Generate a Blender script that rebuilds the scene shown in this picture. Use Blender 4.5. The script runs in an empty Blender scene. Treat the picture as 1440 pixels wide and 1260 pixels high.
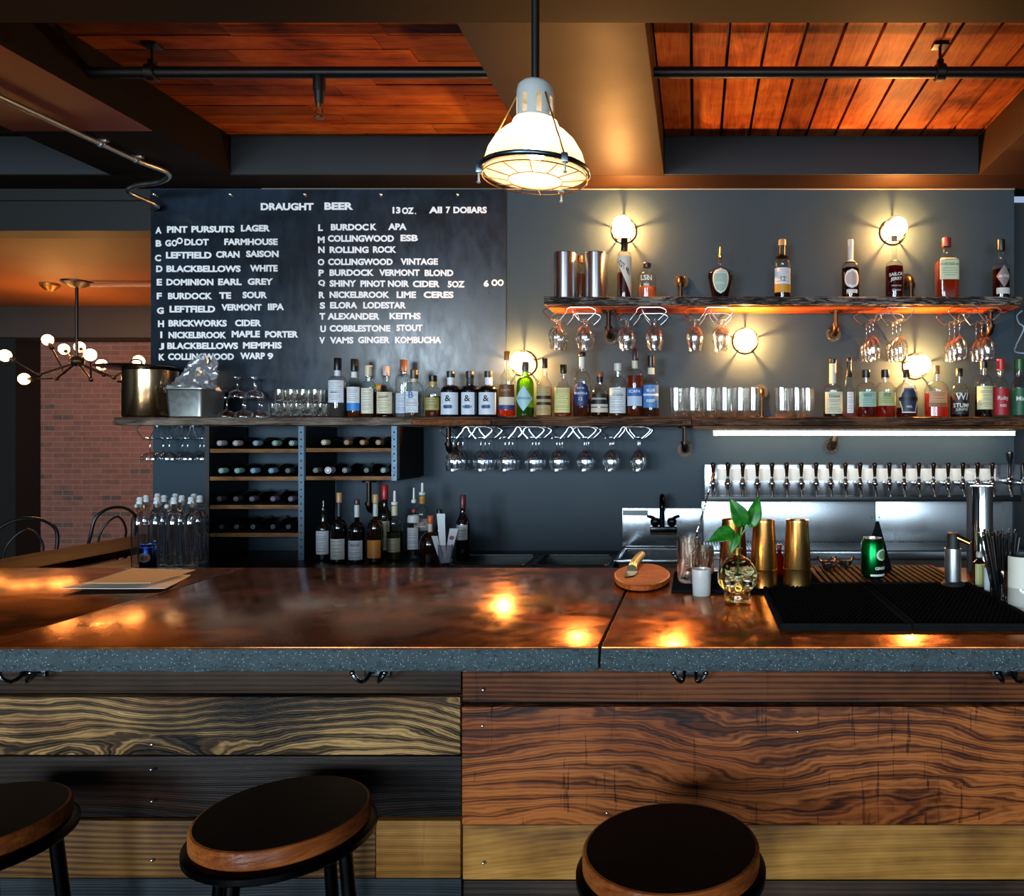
import bpy, math, random
from mathutils import Vector, Matrix
random.seed(7)
C = bpy.context.scene.collection
PI = math.pi
SC = bpy.context.scene

# ---------------------------------------------------------------- camera, world, light, exposure
EYE = 1.44; F = 1080.0; VX, VY = 980.0, 615.0
cam = bpy.data.cameras.new('camera'); cam_o = bpy.data.objects.new('camera', cam); C.objects.link(cam_o)
cam_o.location = (0, 0, EYE); cam_o.rotation_euler = (PI/2, 0, 0)
cam.sensor_width = 36; cam.lens = F/1440*36; cam.clip_start = .05; cam.clip_end = 60
cam.shift_x = (720-VX)/1440; cam.shift_y = (VY-630)/1440
SC.camera = cam_o
SC.view_settings.view_transform = 'Standard'; SC.view_settings.look = 'None'
SC.view_settings.gamma = 1; SC.view_settings.use_curve_mapping = False
SC.view_settings.exposure = 0.0
SC.cycles.use_denoising = True
SC.cycles.max_bounces = 9; SC.cycles.diffuse_bounces = 3; SC.cycles.glossy_bounces = 4
SC.cycles.transmission_bounces = 8; SC.cycles.transparent_max_bounces = 24
SC.cycles.caustics_reflective = False; SC.cycles.caustics_refractive = False
SC.cycles.sample_clamp_indirect = 6
w = bpy.data.worlds.new('sky'); SC.world = w; w.use_nodes = True
w.node_tree.nodes['Background'].inputs[0].default_value = (.55, .72, 1, 1)
w.node_tree.nodes['Background'].inputs[1].default_value = 0.6

def area(name, loc, rot, sx, sy, power, col):
    l = bpy.data.lights.new(name, 'AREA'); l.shape = 'RECTANGLE'; l.size = sx; l.size_y = sy
    l.energy = power; l.color = col
    o = bpy.data.objects.new(name, l); C.objects.link(o); o.location = loc; o.rotation_euler = rot; return o
def point(name, loc, power, col, r=.03):
    l = bpy.data.lights.new(name, 'POINT'); l.energy = power; l.color = col; l.shadow_soft_size = r
    o = bpy.data.objects.new(name, l); C.objects.link(o); o.location = loc; return o
DAY = (.70, .87, 1.0); WARM = (1.0, .50, .17); LEDC = (1, .86, .62)
# daylight through the street windows behind the camera
area('daylight', (-3.9, -6.42, 1.70), (PI/2, 0, 0), 2.5, 2.1, 680, DAY)
area('daylight', (-1.1, -6.42, 1.70), (PI/2, 0, 0), 2.3, 2.1, 180, DAY)
area('daylight', (1.6, -6.42, 1.70), (PI/2, 0, 0), 2.3, 2.1, 220, DAY)

# ---------------------------------------------------------------- helpers
def px(x, Y): return (x-VX)/F*Y
def pz(y, Y): return EYE+(VY-y)/F*Y
def P(x, y, Y): return Vector((px(x, Y), Y, pz(y, Y)))
def lin(c):
    if isinstance(c, str):
        c = c.lstrip('#'); c = [int(c[i:i+2], 16)/255 for i in (0, 2, 4)]
        return tuple(v/12.92 if v <= .04045 else ((v+.055)/1.055)**2.4 for v in c)
    return tuple(c)

class NT:
    def __init__(s, name):
        s.m = bpy.data.materials.new(name); s.m.use_nodes = True; s.t = s.m.node_tree; s.t.nodes.clear()
        s.out = s.n('ShaderNodeOutputMaterial')
    def n(s, typ, ins=None, **kw):
        nd = s.t.nodes.new(typ)
        for k, v in kw.items(): setattr(nd, k, v)
        for k, v in (ins or {}).items():
            i = nd.inputs[k]
            if hasattr(v, 'is_output'): s.t.links.new(v, i)
            else:
                if i.type == 'RGBA' and len(v) == 3: v = (*v, 1)
                i.default_value = v
        return nd
    def math(s, op, a, b=None, c=None):
        ins = {0: a}
        if b is not None: ins[1] = b
        if c is not None: ins[2] = c
        return s.n('ShaderNodeMath', ins, operation=op).outputs[0]
    def mix(s, f, a, b, typ='MIX'):
        nd = s.n('ShaderNodeMix', data_type='RGBA', blend_type=typ)
        for k, v in ((0, f), (6, a), (7, b)):
            i = nd.inputs[k]
            if hasattr(v, 'is_output'): s.t.links.new(v, i)
            else: i.default_value = (*v, 1) if k and len(v) == 3 else v
        return nd.outputs[2]
    def ramp(s, f, stops):
        nd = s.n('ShaderNodeValToRGB', {0: f}); e = nd.color_ramp.elements
        while len(e) < len(stops): e.new(.5)
        for q, (p, c) in zip(e, stops): q.position = p; q.color = (*c, 1) if len(c) == 3 else c
        return nd.outputs[0]
    def coord(s, scale=(1, 1, 1), loc=(0, 0, 0), which='Object'):
        tc = s.n('ShaderNodeTexCoord')
        return s.n('ShaderNodeMapping', {0: tc.outputs[which], 'Scale': scale, 'Location': loc}).outputs[0]
    def noise(s, v, scale, detail=3, rough=.55, dist=0):
        return s.n('ShaderNodeTexNoise', {'Vector': v, 'Scale': scale, 'Detail': detail, 'Roughness': rough, 'Distortion': dist}).outputs[0]
    def bump(s, h, strength=.3, dist=.002):
        return s.n('ShaderNodeBump', {'Height': h, 'Strength': strength, 'Distance': dist}).outputs[0]
    def surf(s, sh): s.t.links.new(sh, s.out.inputs[0]); return s.m
    def pbr(s, col, rough=.5, metal=0, normal=None, **kw):
        ins = {'Base Color': col, 'Roughness': rough, 'Metallic': metal}
        if normal is not None: ins['Normal'] = normal
        ins.update(kw)
        return s.surf(s.n('ShaderNodeBsdfPrincipled', ins).outputs[0])

_mc = {}
def paint(c, rough=.5, metal=0, spec=.5):
    k = ('p', str(c), rough, metal, spec)
    if k not in _mc:
        t = NT('painted_surface'); col = lin(c)
        v = t.noise(t.coord(), 35, 3)
        cc = t.mix(t.math('MULTIPLY', v, .35), col, tuple(x*.72 for x in col))
        _mc[k] = t.pbr(cc, rough, metal, **{'Specular IOR Level': spec})
    return _mc[k]
def flat(c, rough=.55): return paint(c, rough)
def metal(c, rough=.25, brush=None):
    k = ('m', str(c), rough, brush)
    if k not in _mc:
        t = NT('metal_surface'); col = lin(c)
        v = t.noise(t.coord(brush or (1, 1, 1)), 40 if not brush else 12, 4)
        r = t.math('ADD', rough*.75, t.math('MULTIPLY', v, rough*.5))
        _mc[k] = t.pbr(col, r, 1.0, normal=t.bump(v, .12, .001) if brush else None)
    return _mc[k]
def aniso(c, rough=.35, an=.9, rot=0.0):
    k = ('an', c, rough, an, rot)
    if k not in _mc:
        t = NT('brushed_steel'); tg = t.n('ShaderNodeTangent', direction_type='RADIAL', axis='Z').outputs[0]
        _mc[k] = t.pbr(lin(c), rough, 1.0, Anisotropic=an, Tangent=tg, **{'Anisotropic Rotation': rot})
    return _mc[k]
def matte(c):
    k = ('mt', c)
    if k not in _mc:
        t = NT('matte_rubber'); n = t.noise(t.coord(), 60, 3); col = lin(c)
        _mc[k] = t.surf(t.n('ShaderNodeBsdfDiffuse', {0: t.mix(n, col, tuple(x*.6 for x in col)), 'Roughness': .5}).outputs[0])
    return _mc[k]
def thin_glass(c=(1, 1, 1), edge=.5, refl=1.0, name='clear_glass'):
    k = ('g', str(c), edge, refl)
    if k not in _mc:
        t = NT(name); col = lin(c)
        lw = t.n('ShaderNodeLayerWeight', {'Blend': .5}).outputs['Facing']
        e = t.math('POWER', lw, 2.5)
        tc = t.mix(e, col, tuple(x*edge for x in col))
        fr = t.math('MULTIPLY', t.math('ADD', .06, t.math('MULTIPLY', t.math('POWER', lw, 4), .8)), refl)
        tr = t.n('ShaderNodeBsdfTransparent', {0: tc}).outputs[0]
        gl = t.n('ShaderNodeBsdfGlossy', {'Color': (1, 1, 1), 'Roughness': .04}).outputs[0]
        _mc[k] = t.surf(t.n('ShaderNodeMixShader', {0: fr, 1: tr, 2: gl}).outputs[0])
    return _mc[k]
def solid_glass(c=(1, 1, 1), rough=0.0, name='thick_glass'):
    k = ('sg', str(c), rough)
    if k not in _mc:
        t = NT(name)
        # light passes; looked through it bends and darkens
        rf = t.n('ShaderNodeBsdfRefraction', {'Color': lin(c), 'IOR': 1.45, 'Roughness': rough}).outputs[0]
        tr = t.n('ShaderNodeBsdfTransparent', {0: lin(c)}).outputs[0]
        gl = t.n('ShaderNodeBsdfGlossy', {'Color': (1, 1, 1), 'Roughness': max(.03, rough)}).outputs[0]
        a = t.n('ShaderNodeMixShader', {0: .35, 1: rf, 2: tr}).outputs[0]
        fr = t.n('ShaderNodeFresnel', {'IOR': 1.6}).outputs[0]
        _mc[k] = t.surf(t.n('ShaderNodeMixShader', {0: t.math('ADD', fr, .03), 1: a, 2: gl}).outputs[0])
    return _mc[k]
def liquid(c, clear=.35):
    k = ('l', str(c), clear)
    if k not in _mc:
        t = NT('liquid'); col = lin(c)
        d = t.n('ShaderNodeBsdfDiffuse', {0: tuple(x*.6 for x in col)}).outputs[0]
        tl = t.n('ShaderNodeBsdfTranslucent', {0: col}).outputs[0]
        tr = t.n('ShaderNodeBsdfTransparent', {0: col}).outputs[0]
        a = t.n('ShaderNodeMixShader', {0: .55, 1: d, 2: tl}).outputs[0]
        _mc[k] = t.surf(t.n('ShaderNodeMixShader', {0: clear, 1: a, 2: tr}).outputs[0])
    return _mc[k]
def glow(c, strength, name='lit_bulb'):
    k = ('e', str(c), strength)
    if k not in _mc:
        t = NT(name); _mc[k] = t.surf(t.n('ShaderNodeEmission', {0: lin(c), 1: strength}).outputs[0])
    return _mc[k]
def wood(key, dark, mid, light, grain='X', rings=14, freq=(.9, 6, 6), rough=.5, seed=0, contrast=1.0, fine=.5, red=None, bump=.35, bias=0, island=False, lines=0, knots=0, saw=0):
    """grain lines run along one axis, bend with low noise and circle round the knots"""
    k = ('w', key)
    if k in _mc: return _mc[k]
    t = NT('wood'); gx = {'X': (freq[0], freq[1], freq[2]), 'Y': (freq[1], freq[0], freq[2])}[grain]
    v = t.coord(gx, (seed*3.7, seed*1.3, seed*2.1)); raw = t.coord((1, 1, 1))
    if island:
        g = t.n('ShaderNodeNewGeometry').outputs['Random Per Island']
        off = t.n('ShaderNodeCombineXYZ', {0: t.math('MULTIPLY', g, 37), 1: t.math('MULTIPLY', g, 91), 2: 0}).outputs[0]
        v = t.n('ShaderNodeVectorMath', {0: v, 1: off}, operation='ADD').outputs[0]
    n1 = t.noise(v, 1.0, 5, .45, .3)
    ph = t.math('MULTIPLY', n1, rings)
    if lines:
        sp = t.n('ShaderNodeSeparateXYZ', {0: raw})
        cross = t.math('ADD', sp.outputs[2], sp.outputs[1] if grain == 'X' else sp.outputs[0])
        ph = t.math('ADD', ph, t.math('MULTIPLY', cross, lines))
    kd = None
    if knots:
        vk = t.coord((freq[0]*knots, freq[1]*knots*.8, freq[2]*knots*.8), (seed*1.7+.3, seed*.9, seed*.4))
        vd = t.n('ShaderNodeTexVoronoi', {'Vector': vk, 'Scale': 1.0, 'Randomness': .9}).outputs[0]
        kd = t.math('POWER', 2.718, t.math('MULTIPLY', t.math('MULTIPLY', vd, vd), -14))
        ph = t.math('ADD', ph, t.math('MULTIPLY', kd, 5.5))
    s = t.math('SINE', t.math('MULTIPLY', ph, 6.283))
    s = t.math('MULTIPLY', t.math('ADD', s, 1), .5)
    s = t.math('POWER', s, .8)
    s2 = t.math('ADD', .5, t.math('MULTIPLY', t.math('SINE', t.math('MULTIPLY', ph, 24.3)), .5))
    s = t.math('ADD', t.math('MULTIPLY', s, .58), t.math('MULTIPLY', s2, .42))
    fx = {'X': (4, 110, 110), 'Y': (110, 4, 110)}[grain]
    n2 = t.noise(t.coord(fx, (seed, 0, 0)), 1.0, 4, .65)
    n3 = t.noise(t.coord((1.6, 2.4, 2.4), (seed*5.1, 2, seed)), 1.5, 4, .6)
    val = t.math('ADD', t.math('MULTIPLY', s, .5*contrast), t.math('MULTIPLY', n2, fine))
    val = t.math('ADD', val, t.math('MULTIPLY', t.math('SUBTRACT', n3, .5), 1.6))
    if kd is not None: val = t.math('SUBTRACT', val, t.math('MULTIPLY', t.math('POWER', kd, 5), .5))
    if saw:
        n5 = t.noise(t.coord((38, 2.5, 2.5), (seed, 3, 1)), 1.0, 4, .75)
        val = t.math('SUBTRACT', val, t.math('MULTIPLY', t.math('GREATER_THAN', n5, .60), saw))
    val = t.math('ADD', val, .12+bias)
    col = t.ramp(val, [(.18, lin(dark)), (.5, lin(mid)), (.9, lin(light))])
    if red is not None:
        n4 = t.noise(t.coord((2, 9, 9), (seed*2.2, 7, 1)), 1.2, 2)
        m4 = t.math('MULTIPLY', t.ramp(n4, [(.5, (0, 0, 0)), (.72, (1, 1, 1))]), t.math('MULTIPLY', s, .8))
        col = t.mix(m4, col, lin(red), 'MIX')
    if island:
        col = t.mix(1, col, t.ramp(g, [(0, (.55, .52, .5)), (1, (1.15, 1.1, 1.05))]), 'MULTIPLY')
    h = t.math('ADD', t.math('MULTIPLY', s, .6), n2)
    _mc[k] = t.pbr(col, rough, 0, normal=t.bump(h, bump, .003), **{'Specular IOR Level': .12})
    return _mc[k]

# ------------- mesh building
class MB:
    def __init__(s): s.v = []; s.f = []
    def add(s, vs, fs):
        b = len(s.v); s.v += [tuple(v) for v in vs]; s.f += [tuple(b+i for i in f) for f in fs]; return s
    def box(s, lo, hi, rz=0, c=None, M=None):
        x0, y0, z0 = lo; x1, y1, z1 = hi
        vs = [Vector(q) for q in ((x0, y0, z0), (x1, y0, z0), (x1, y1, z0), (x0, y1, z0), (x0, y0, z1), (x1, y0, z1), (x1, y1, z1), (x0, y1, z1))]
        if M is not None: vs = [M @ q for q in vs]
        return s.add(vs, [(0, 3, 2, 1), (4, 5, 6, 7), (0, 1, 5, 4), (1, 2, 6, 5), (2, 3, 7, 6), (3, 0, 4, 7)])
    def bbox(s, lo, hi, b=.003, M=None):   # box with chamfered edges
        x0, y0, z0 = lo; x1, y1, z1 = hi; vs = []; cx, cy, cz = (x0+x1)/2, (y0+y1)/2, (z0+z1)/2
        import bmesh
        bm = bmesh.new(); bmesh.ops.create_cube(bm, size=1)
        for v in bm.verts: v.co = Vector((cx+v.co.x*(x1-x0), cy+v.co.y*(y1-y0), cz+v.co.z*(z1-z0)))
        bmesh.ops.bevel(bm, geom=bm.edges[:], offset=b, segments=2, affect='EDGES', profile=.6)
        bm.verts.index_update()
        vs = [(M @ v.co) if M is not None else v.co.copy() for v in bm.verts]
        fs = [[v.index for v in f.verts] for f in bm.faces]; bm.free()
        return s.add(vs, fs)
    def lathe(s, prof, seg=20, c=(0, 0, 0), n=2, dy=1, M=None, cap=True):
        vs = []; fs = []
        for r, z in prof:
            for i in range(seg):
                a = 2*PI*i/seg+PI/seg; ca, sa = math.cos(a), math.sin(a)
                k = 1 if n == 2 else (abs(ca)**n+abs(sa)**n)**(-1/n)
                q = Vector((c[0]+r*k*ca, c[1]+r*k*sa*dy, c[2]+z)); vs.append(M @ q if M is not None else q)
        for j in range(len(prof)-1):
            for i in range(seg):
                a = j*seg+i; b = j*seg+(i+1) % seg; fs.append((a, b, b+seg, a+seg))
        if cap:
            if prof[0][0] > 1e-6: fs.append(tuple(reversed(range(seg))))
            if prof[-1][0] > 1e-6: fs.append(tuple(range((len(prof)-1)*seg, len(prof)*seg)))
        return s.add(vs, fs)
    def cyl(s, a, b, r, r2=None, seg=14, cap=True):
        a = Vector(a); b = Vector(b); d = b-a; M = Matrix.Translation(a) @ d.to_track_quat('Z', 'Y').to_matrix().to_4x4()
        return s.lathe([(r, 0), (r if r2 is None else r2, d.length)], seg, M=M, cap=cap)
    def sphere(s, c, r, seg=18, rings=10, sz=1, M=None):
        return s.lathe([(max(r*math.sin(PI*i/rings), 1e-5), -r*sz*math.cos(PI*i/rings)) for i in range(rings+1)], seg, c, cap=False, M=M)
    def tube(s, pts, r, seg=8, closed=False, rr=None):
        pts = [Vector(p) for p in pts]; n = len(pts); vs = []; fs = []; up = None
        for i, p in enumerate(pts):
            a = pts[(i-1) % n] if closed or i > 0 else p; b = pts[(i+1) % n] if closed or i < n-1 else p
            d = (b-a).normalized()
            if up is None: up = d.orthogonal().normalized()
            up = (up-d*up.dot(d)); up = up.normalized() if up.length > 1e-6 else d.orthogonal().normalized()
            q = d.cross(up)
            R = rr[i] if rr else r
            for j in range(seg):
                t = 2*PI*j/seg; vs.append(p+up*math.cos(t)*R+q*math.sin(t)*R)
        for i in range(n if closed else n-1):
            for j in range(seg):
                a = i*seg+j; b = i*seg+(j+1) % seg; c = ((i+1) % n)*seg
                fs.append((a, b, c+(j+1) % seg, c+j))
        if not closed: fs += [tuple(reversed(range(seg))), tuple(range((n-1)*seg, n*seg))]
        return s.add(vs, fs)
    def prism(s, poly, z0, z1, M=None):
        n = len(poly); vs = [Vector((x, y, z0)) for x, y in poly]+[Vector((x, y, z1)) for x, y in poly]
        if M is not None: vs = [M @ q for q in vs]
        return s.add(vs, [tuple(reversed(range(n))), tuple(range(n, 2*n))]+[(i, (i+1) % n, n+(i+1) % n, n+i) for i in range(n)])
    def build(s, name, mat, parent=None, loc=None, smooth=True, ang=38, rot=None, sub=0):
        me = bpy.data.meshes.new(name); me.from_pydata(s.v, [], s.f); me.validate()
        import bmesh
        bm = bmesh.new(); bm.from_mesh(me); bmesh.ops.recalc_face_normals(bm, faces=bm.faces[:]); bm.to_mesh(me); bm.free()
        if smooth:
            me.polygons.foreach_set('use_smooth', [True]*len(me.polygons)); me.set_sharp_from_angle(angle=math.radians(ang))
        if mat: me.materials.append(mat)
        o = bpy.data.objects.new(name, me); C.objects.link(o)
        if parent is not None: o.parent = parent
        if loc is not None: o.location = loc
        if rot is not None: o.rotation_euler = rot
        if sub:
            md = o.modifiers.new('subdivision', 'SUBSURF'); md.levels = sub; md.render_levels = sub
        return o
def chain(pts, n=6):   # smooth curve through points
    pts = [Vector(p) for p in pts]; out = []
    for i in range(len(pts)-1):
        p0 = pts[max(i-1, 0)]; p1 = pts[i]; p2 = pts[i+1]; p3 = pts[min(i+2, len(pts)-1)]
        for k in range(n):
            t = k/n
            out.append(.5*((2*p1)+(p2-p0)*t+(2*p0-5*p1+4*p2-p3)*t*t+(3*p1-p0-3*p2+p3)*t**3))
    return out+[pts[-1]]
def tag(o, label, cat, group=None, kind=None):
    o['label'] = label; o['category'] = cat
    if group: o['group'] = group
    if kind: o['kind'] = kind
    return o
def thing(name, label, cat, loc=(0, 0, 0), rz=0, group=None):
    o = bpy.data.objects.new(name, None); C.objects.link(o); o.empty_display_size = .05
    o.location = loc; o.rotation_euler = (0, 0, rz); return tag(o, label, cat, group)
def dup(o, loc, label=None, rz=None, group=None, parent=None):
    c = o.copy(); C.objects.link(c)
    if parent is not None: c.parent = parent
    if loc is not None: c.location = loc
    if rz is not None: c.rotation_euler = (0, 0, rz)
    if label: c['label'] = label
    if group: c['group'] = group
    for ch in [k for k in bpy.data.objects if k.parent == o]: dup(ch, None, parent=c)
    return c
def struct(name, mb, m, **kw):
    o = mb.build(name, m, **kw); o['kind'] = 'structure'; return o
ORD = ['first', 'second', 'third', 'fourth', 'fifth', 'sixth', 'seventh', 'eighth', 'ninth', 'tenth', 'eleventh', 'twelfth', 'thirteenth', 'fourteenth', 'fifteenth', 'sixteenth', 'seventeenth', 'eighteenth', 'nineteenth', 'twentieth', 'twenty-first', 'twenty-second', 'twenty-third', 'twenty-fourth', 'twenty-fifth']

# text outlines as triangles in a unit frame: x 0..w, y 0..h (metres at size 1)
_tc = {}
def text_geo(s, bold=.022):
    if (s, bold) in _tc: return _tc[(s, bold)]
    cu = bpy.data.curves.new('lettering', 'FONT'); cu.body = s; cu.size = 1; cu.offset = bold; cu.resolution_u = 3
    o = bpy.data.objects.new('lettering', cu); C.objects.link(o)
    dg = bpy.context.evaluated_depsgraph_get(); dg.update()
    me = bpy.data.meshes.new_from_object(o.evaluated_get(dg))
    vs = [v.co.copy() for v in me.vertices]; fs = [tuple(p.vertices) for p in me.polygons]
    bpy.data.objects.remove(o); bpy.data.curves.remove(cu); bpy.data.meshes.remove(me)
    x0 = min(v.x for v in vs); x1 = max(v.x for v in vs); y0 = min(v.y for v in vs); y1 = max(v.y for v in vs)
    g = ([(v.x-x0, v.y-y0) for v in vs], fs, x1-x0, y1-y0); _tc[(s, bold)] = g; return g

# ---------------------------------------------------------------- the room
WY = 4.2; CZ = 3.0; BZ = 2.8            # back wall, plank ceiling, beam undersides
WL, WR = px(215, WY), 1.735             # ends of the back wall

def wall_mat():
    t = NT('slate_blue_paint')
    n = t.noise(t.coord(), 2.2, 5, .6); n2 = t.noise(t.coord(), 60, 3)
    col = t.mix(n, lin('#222e37'), lin('#304553'))
    col = t.mix(t.math('MULTIPLY', n2, .3), col, lin('#1d242a'))
    r = t.math('ADD', .46, t.math('MULTIPLY', n, .18))
    return t.pbr(col, r, 0, normal=t.bump(n2, .15, .001), **{'Specular IOR Level': .32})
WALL = wall_mat()
struct('wall_back', MB().box((WL, WY, 0), (WR, WY+.15, BZ)), WALL)
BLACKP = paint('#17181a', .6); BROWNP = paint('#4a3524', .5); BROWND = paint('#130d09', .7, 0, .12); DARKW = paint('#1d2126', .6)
struct('wall_right', MB().box((WR, WY+.25, 0), (3.3, WY+.4, BZ)).box((3.2, -6.7, 0), (3.35, WY+.4, 3.1)), paint('#20262b', .6))
struct('floor', MB().box((-9.2, -6.7, -.1), (3.4, 9.2, 0)), wood('floor', '#1a120c', '#2c1e14', '#3d2b1d', 'X', 10, rough=.4, seed=9))
# front wall with the two street windows (behind the camera)
fw = MB(); wins = [(-5.2, -2.6), (-2.3, .1), (.4, 2.8)]; z0, z1 = .5, 2.95
fw.box((-9.2, -6.7, 0), (3.4, -6.5, z0)).box((-9.2, -6.7, z1), (3.4, -6.5, 3.1))
for a, b in ((-9.2, -5.2), (-2.6, -2.3), (.1, .4), (2.8, 3.4)): fw.box((a, -6.7, z0), (b, -6.5, z1))
struct('wall_front', fw, paint('#2b2622', .7))
for i, (a, b) in enumerate(wins):
    m = MB(); t_ = .05
    m.box((a, -6.66, z0), (b, -6.56, z0+t_)).box((a, -6.66, z1-t_), (b, -6.56, z1))
    for q in (a, (a+b)/2-t_/2, b-t_): m.box((q, -6.66, z0), (q+t_, -6.56, z1))
    struct('window_%d' % (i+1), m, BLACKP)
struct('wall_left', MB().box((-9.3, -6.7, 0), (-9.15, 9.2, 3.1)).box((-9.2, 9.05, 0), (-2.0, 9.2, 3.1)), DARKW)

# ceiling planks
def ceil_planks(x0, x1, y0, y1, along, wd, gap, seedv):
    m = MB(); rnd = random.Random(seedv)
    if along == 'Y':
        x = x0
        while x < x1:
            w_ = min(wd, x1-x); m.box((x+gap/2, y0, CZ), (x+w_-gap/2, y1, CZ+.03)); x += wd
    else:
        y = y0
        while y < y1:
            x = x0-rnd.uniform(0, .8); h = min(wd, y1-y)
            while x < x1:
                L = rnd.uniform(.5, 1.2); a = max(x, x0); b = min(x+L, x1)
                if b > a: m.box((a+.002, y+gap/2, CZ+rnd.uniform(0, .006)), (b-.002, y+h-gap/2, CZ+.03))
                x += L
            y += wd
    return m
CW1 = wood('ceil_y', '#4a2210', '#9a4e24', '#c67a40', 'Y', 5, (.8, 7, 7), .55, 3, .5, .6, bump=.25, island=True, bias=.05)
CW2 = wood('ceil_x', '#451f0d', '#974a20', '#bb7036', 'X', 5, (.8, 7, 7), .55, 5, .5, .6, bump=.25, island=True, bias=.02)
struct('ceiling', MB().box((-9.2, -6.7, CZ+.04), (3.4, 4.6, CZ+.1)), BLACKP)
struct('ceiling_planks_right', ceil_planks(-.17, 3.2, 1.2, 4.02, 'Y', .147, .014, 1), CW1)
struct('ceiling_planks_left', ceil_planks(-2.42, -.79, 1.2, 4.02, 'X', .105, .005, 2), CW2)
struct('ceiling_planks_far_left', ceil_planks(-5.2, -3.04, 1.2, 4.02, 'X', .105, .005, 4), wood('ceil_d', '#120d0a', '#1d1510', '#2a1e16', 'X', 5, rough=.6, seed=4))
# beams (boxed, painted dark brown)
def beam(n, lo, hi, m): return struct('beam', MB().bbox(lo, hi, .004), m)
bs = BROWNP
def beam_mat():
    t = NT('brown_beam_paint'); n = t.noise(t.coord(), 3, 4); n2 = t.noise(t.coord(), 80, 2)
    col = t.mix(n, lin('#33200f'), lin('#26170b'))
    return t.pbr(col, t.math('ADD', .5, t.math('MULTIPLY', n, .15)), 0, normal=t.bump(n2, .12, .001), **{'Specular IOR Level': .15})
BM = beam_mat()
beam('beam', (-.79, -6.4, BZ), (-.17, 3.99, CZ+.05), BM)
beam('beam', (1.46, -6.4, BZ), (2.08, 3.99, CZ+.05), BM)
def warm_light_paint():  # warm light on the left beam's underside, put into its colour
    t = NT('beam_paint_warm_light'); n = t.noise(t.coord(), 3, 4)
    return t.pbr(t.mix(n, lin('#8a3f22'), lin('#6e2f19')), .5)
beam('beam', (-3.04, -6.4, BZ), (-2.42, 3.415, CZ+.05), warm_light_paint())
beam('beam', (-3.04, 3.415, BZ), (-2.42, 3.99, CZ+.05), BROWND)  # same beam, left dark past the edge of the painted glow
SLATE = paint('#1d2124', .7)
def back_beam(x0, x1, m): struct('beam', MB().bbox((x0, 3.99, BZ), (x1, 4.34, CZ+.05), .003), m)
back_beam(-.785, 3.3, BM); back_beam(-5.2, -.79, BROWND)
# dark face boards closing the coffers at the back
struct('trim_1', MB().box((-.168, 3.975, BZ+.002), (1.458, 3.989, CZ-.002)), SLATE)
struct('trim_2', MB().box((-2.418, 3.975, BZ+.002), (-.792, 3.989, CZ-.002)), SLATE)
struct('trim_3', MB().box((-5.2, 3.975, BZ+.002), (-3.042, 3.989, CZ-.002)), SLATE)
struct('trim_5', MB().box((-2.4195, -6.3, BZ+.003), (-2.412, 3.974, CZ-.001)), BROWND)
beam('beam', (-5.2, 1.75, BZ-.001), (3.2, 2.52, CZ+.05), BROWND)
struct('trim_4', MB().tube([(WL+.6, WY-.006, BZ-.004), (-.4, WY-.006, BZ-.004), (.6, WY-.008, BZ-.005), (WR, WY-.006, BZ-.004)], .004, 6), paint('#8d8577', .7))

# the room beyond, to the left
struct('wall_header', MB().box((-9.2, 4.2, pz(325, 4.2)), (WL-.001, 4.35, BZ-.001)).box((-9.2, 4.185, pz(325, 4.2)-.002), (WL-.001, 4.2, pz(325, 4.2)+.012)).box((-9.2, 4.18, pz(283, 4.2)), (WL-.001, 4.2, pz(276, 4.2))), paint('#141414', .5))
OC = 2.74
def plaster():
    t = NT('ceiling_plaster'); n = t.noise(t.coord(), 1.5, 4)
    return t.pbr(t.mix(n, lin('#b3703c'), lin('#94582c')), .55)
struct('ceiling_dining', MB().box((-9.2, 4.35, OC), (WL+.5, 9.2, OC+.1)), plaster())
struct('wall_soffit', MB().box((-9.2, 7.6, pz(478, 7.8)), (WL+.5, 9.1, OC-.001)), paint('#3d3734', .7))
def brick():
    t = NT('brick_wall')
    tc = t.n('ShaderNodeTexCoord').outputs['Object']
    sep = t.n('ShaderNodeSeparateXYZ', {0: tc})
    uv = t.n('ShaderNodeCombineXYZ', {0: sep.outputs[0], 1: sep.outputs[2], 2: 0}).outputs[0]
    nz = t.n('ShaderNodeTexNoise', {'Vector': uv, 'Scale': 9.0, 'Detail': 3}).outputs[0]
    uv2 = t.n('ShaderNodeVectorMath', {0: uv, 1: t.n('ShaderNodeCombineXYZ', {0: t.math('MULTIPLY', nz, .012), 1: t.math('MULTIPLY', nz, .012)}).outputs[0]}, operation='ADD').outputs[0]
    b = t.n('ShaderNodeTexBrick', {'Vector': uv2, 'Color1': lin('#8a5044'), 'Color2': lin('#6e4036'), 'Mortar': lin('#8a776c'), 'Scale': 1.0,
        'Mortar Size': .005, 'Brick Width': .2, 'Row Height': .056, 'Bias': 0.0, 'Mortar Smooth': .3})
    # a few black headers, one per brick cell
    row = t.math('FLOOR', t.math('DIVIDE', sep.outputs[2], .056))
    offx = t.math('MULTIPLY', t.math('FLOORED_MODULO', row, 2), .1)
    colx = t.math('FLOOR', t.math('DIVIDE', t.math('ADD', sep.outputs[0], offx), .2))
    wn = t.n('ShaderNodeTexWhiteNoise', {'Vector': t.n('ShaderNodeCombineXYZ', {0: colx, 1: row}).outputs[0]}, noise_dimensions='2D').outputs[0]
    dk = t.math('MULTIPLY', t.math('GREATER_THAN', wn, .93), t.math('SUBTRACT', 1, b.outputs['Fac']))
    col = t.mix(dk, b.outputs[0], lin('#3a322e'))
    col = t.mix(t.math('MULTIPLY', t.noise(tc, 14, 4), .5), col, lin('#a98474'))
    return t.pbr(col, .8, 0, normal=t.bump(t.math('SUBTRACT', 1, b.outputs['Fac']), .5, .006))
BX0 = px(55, 8.0)
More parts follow.
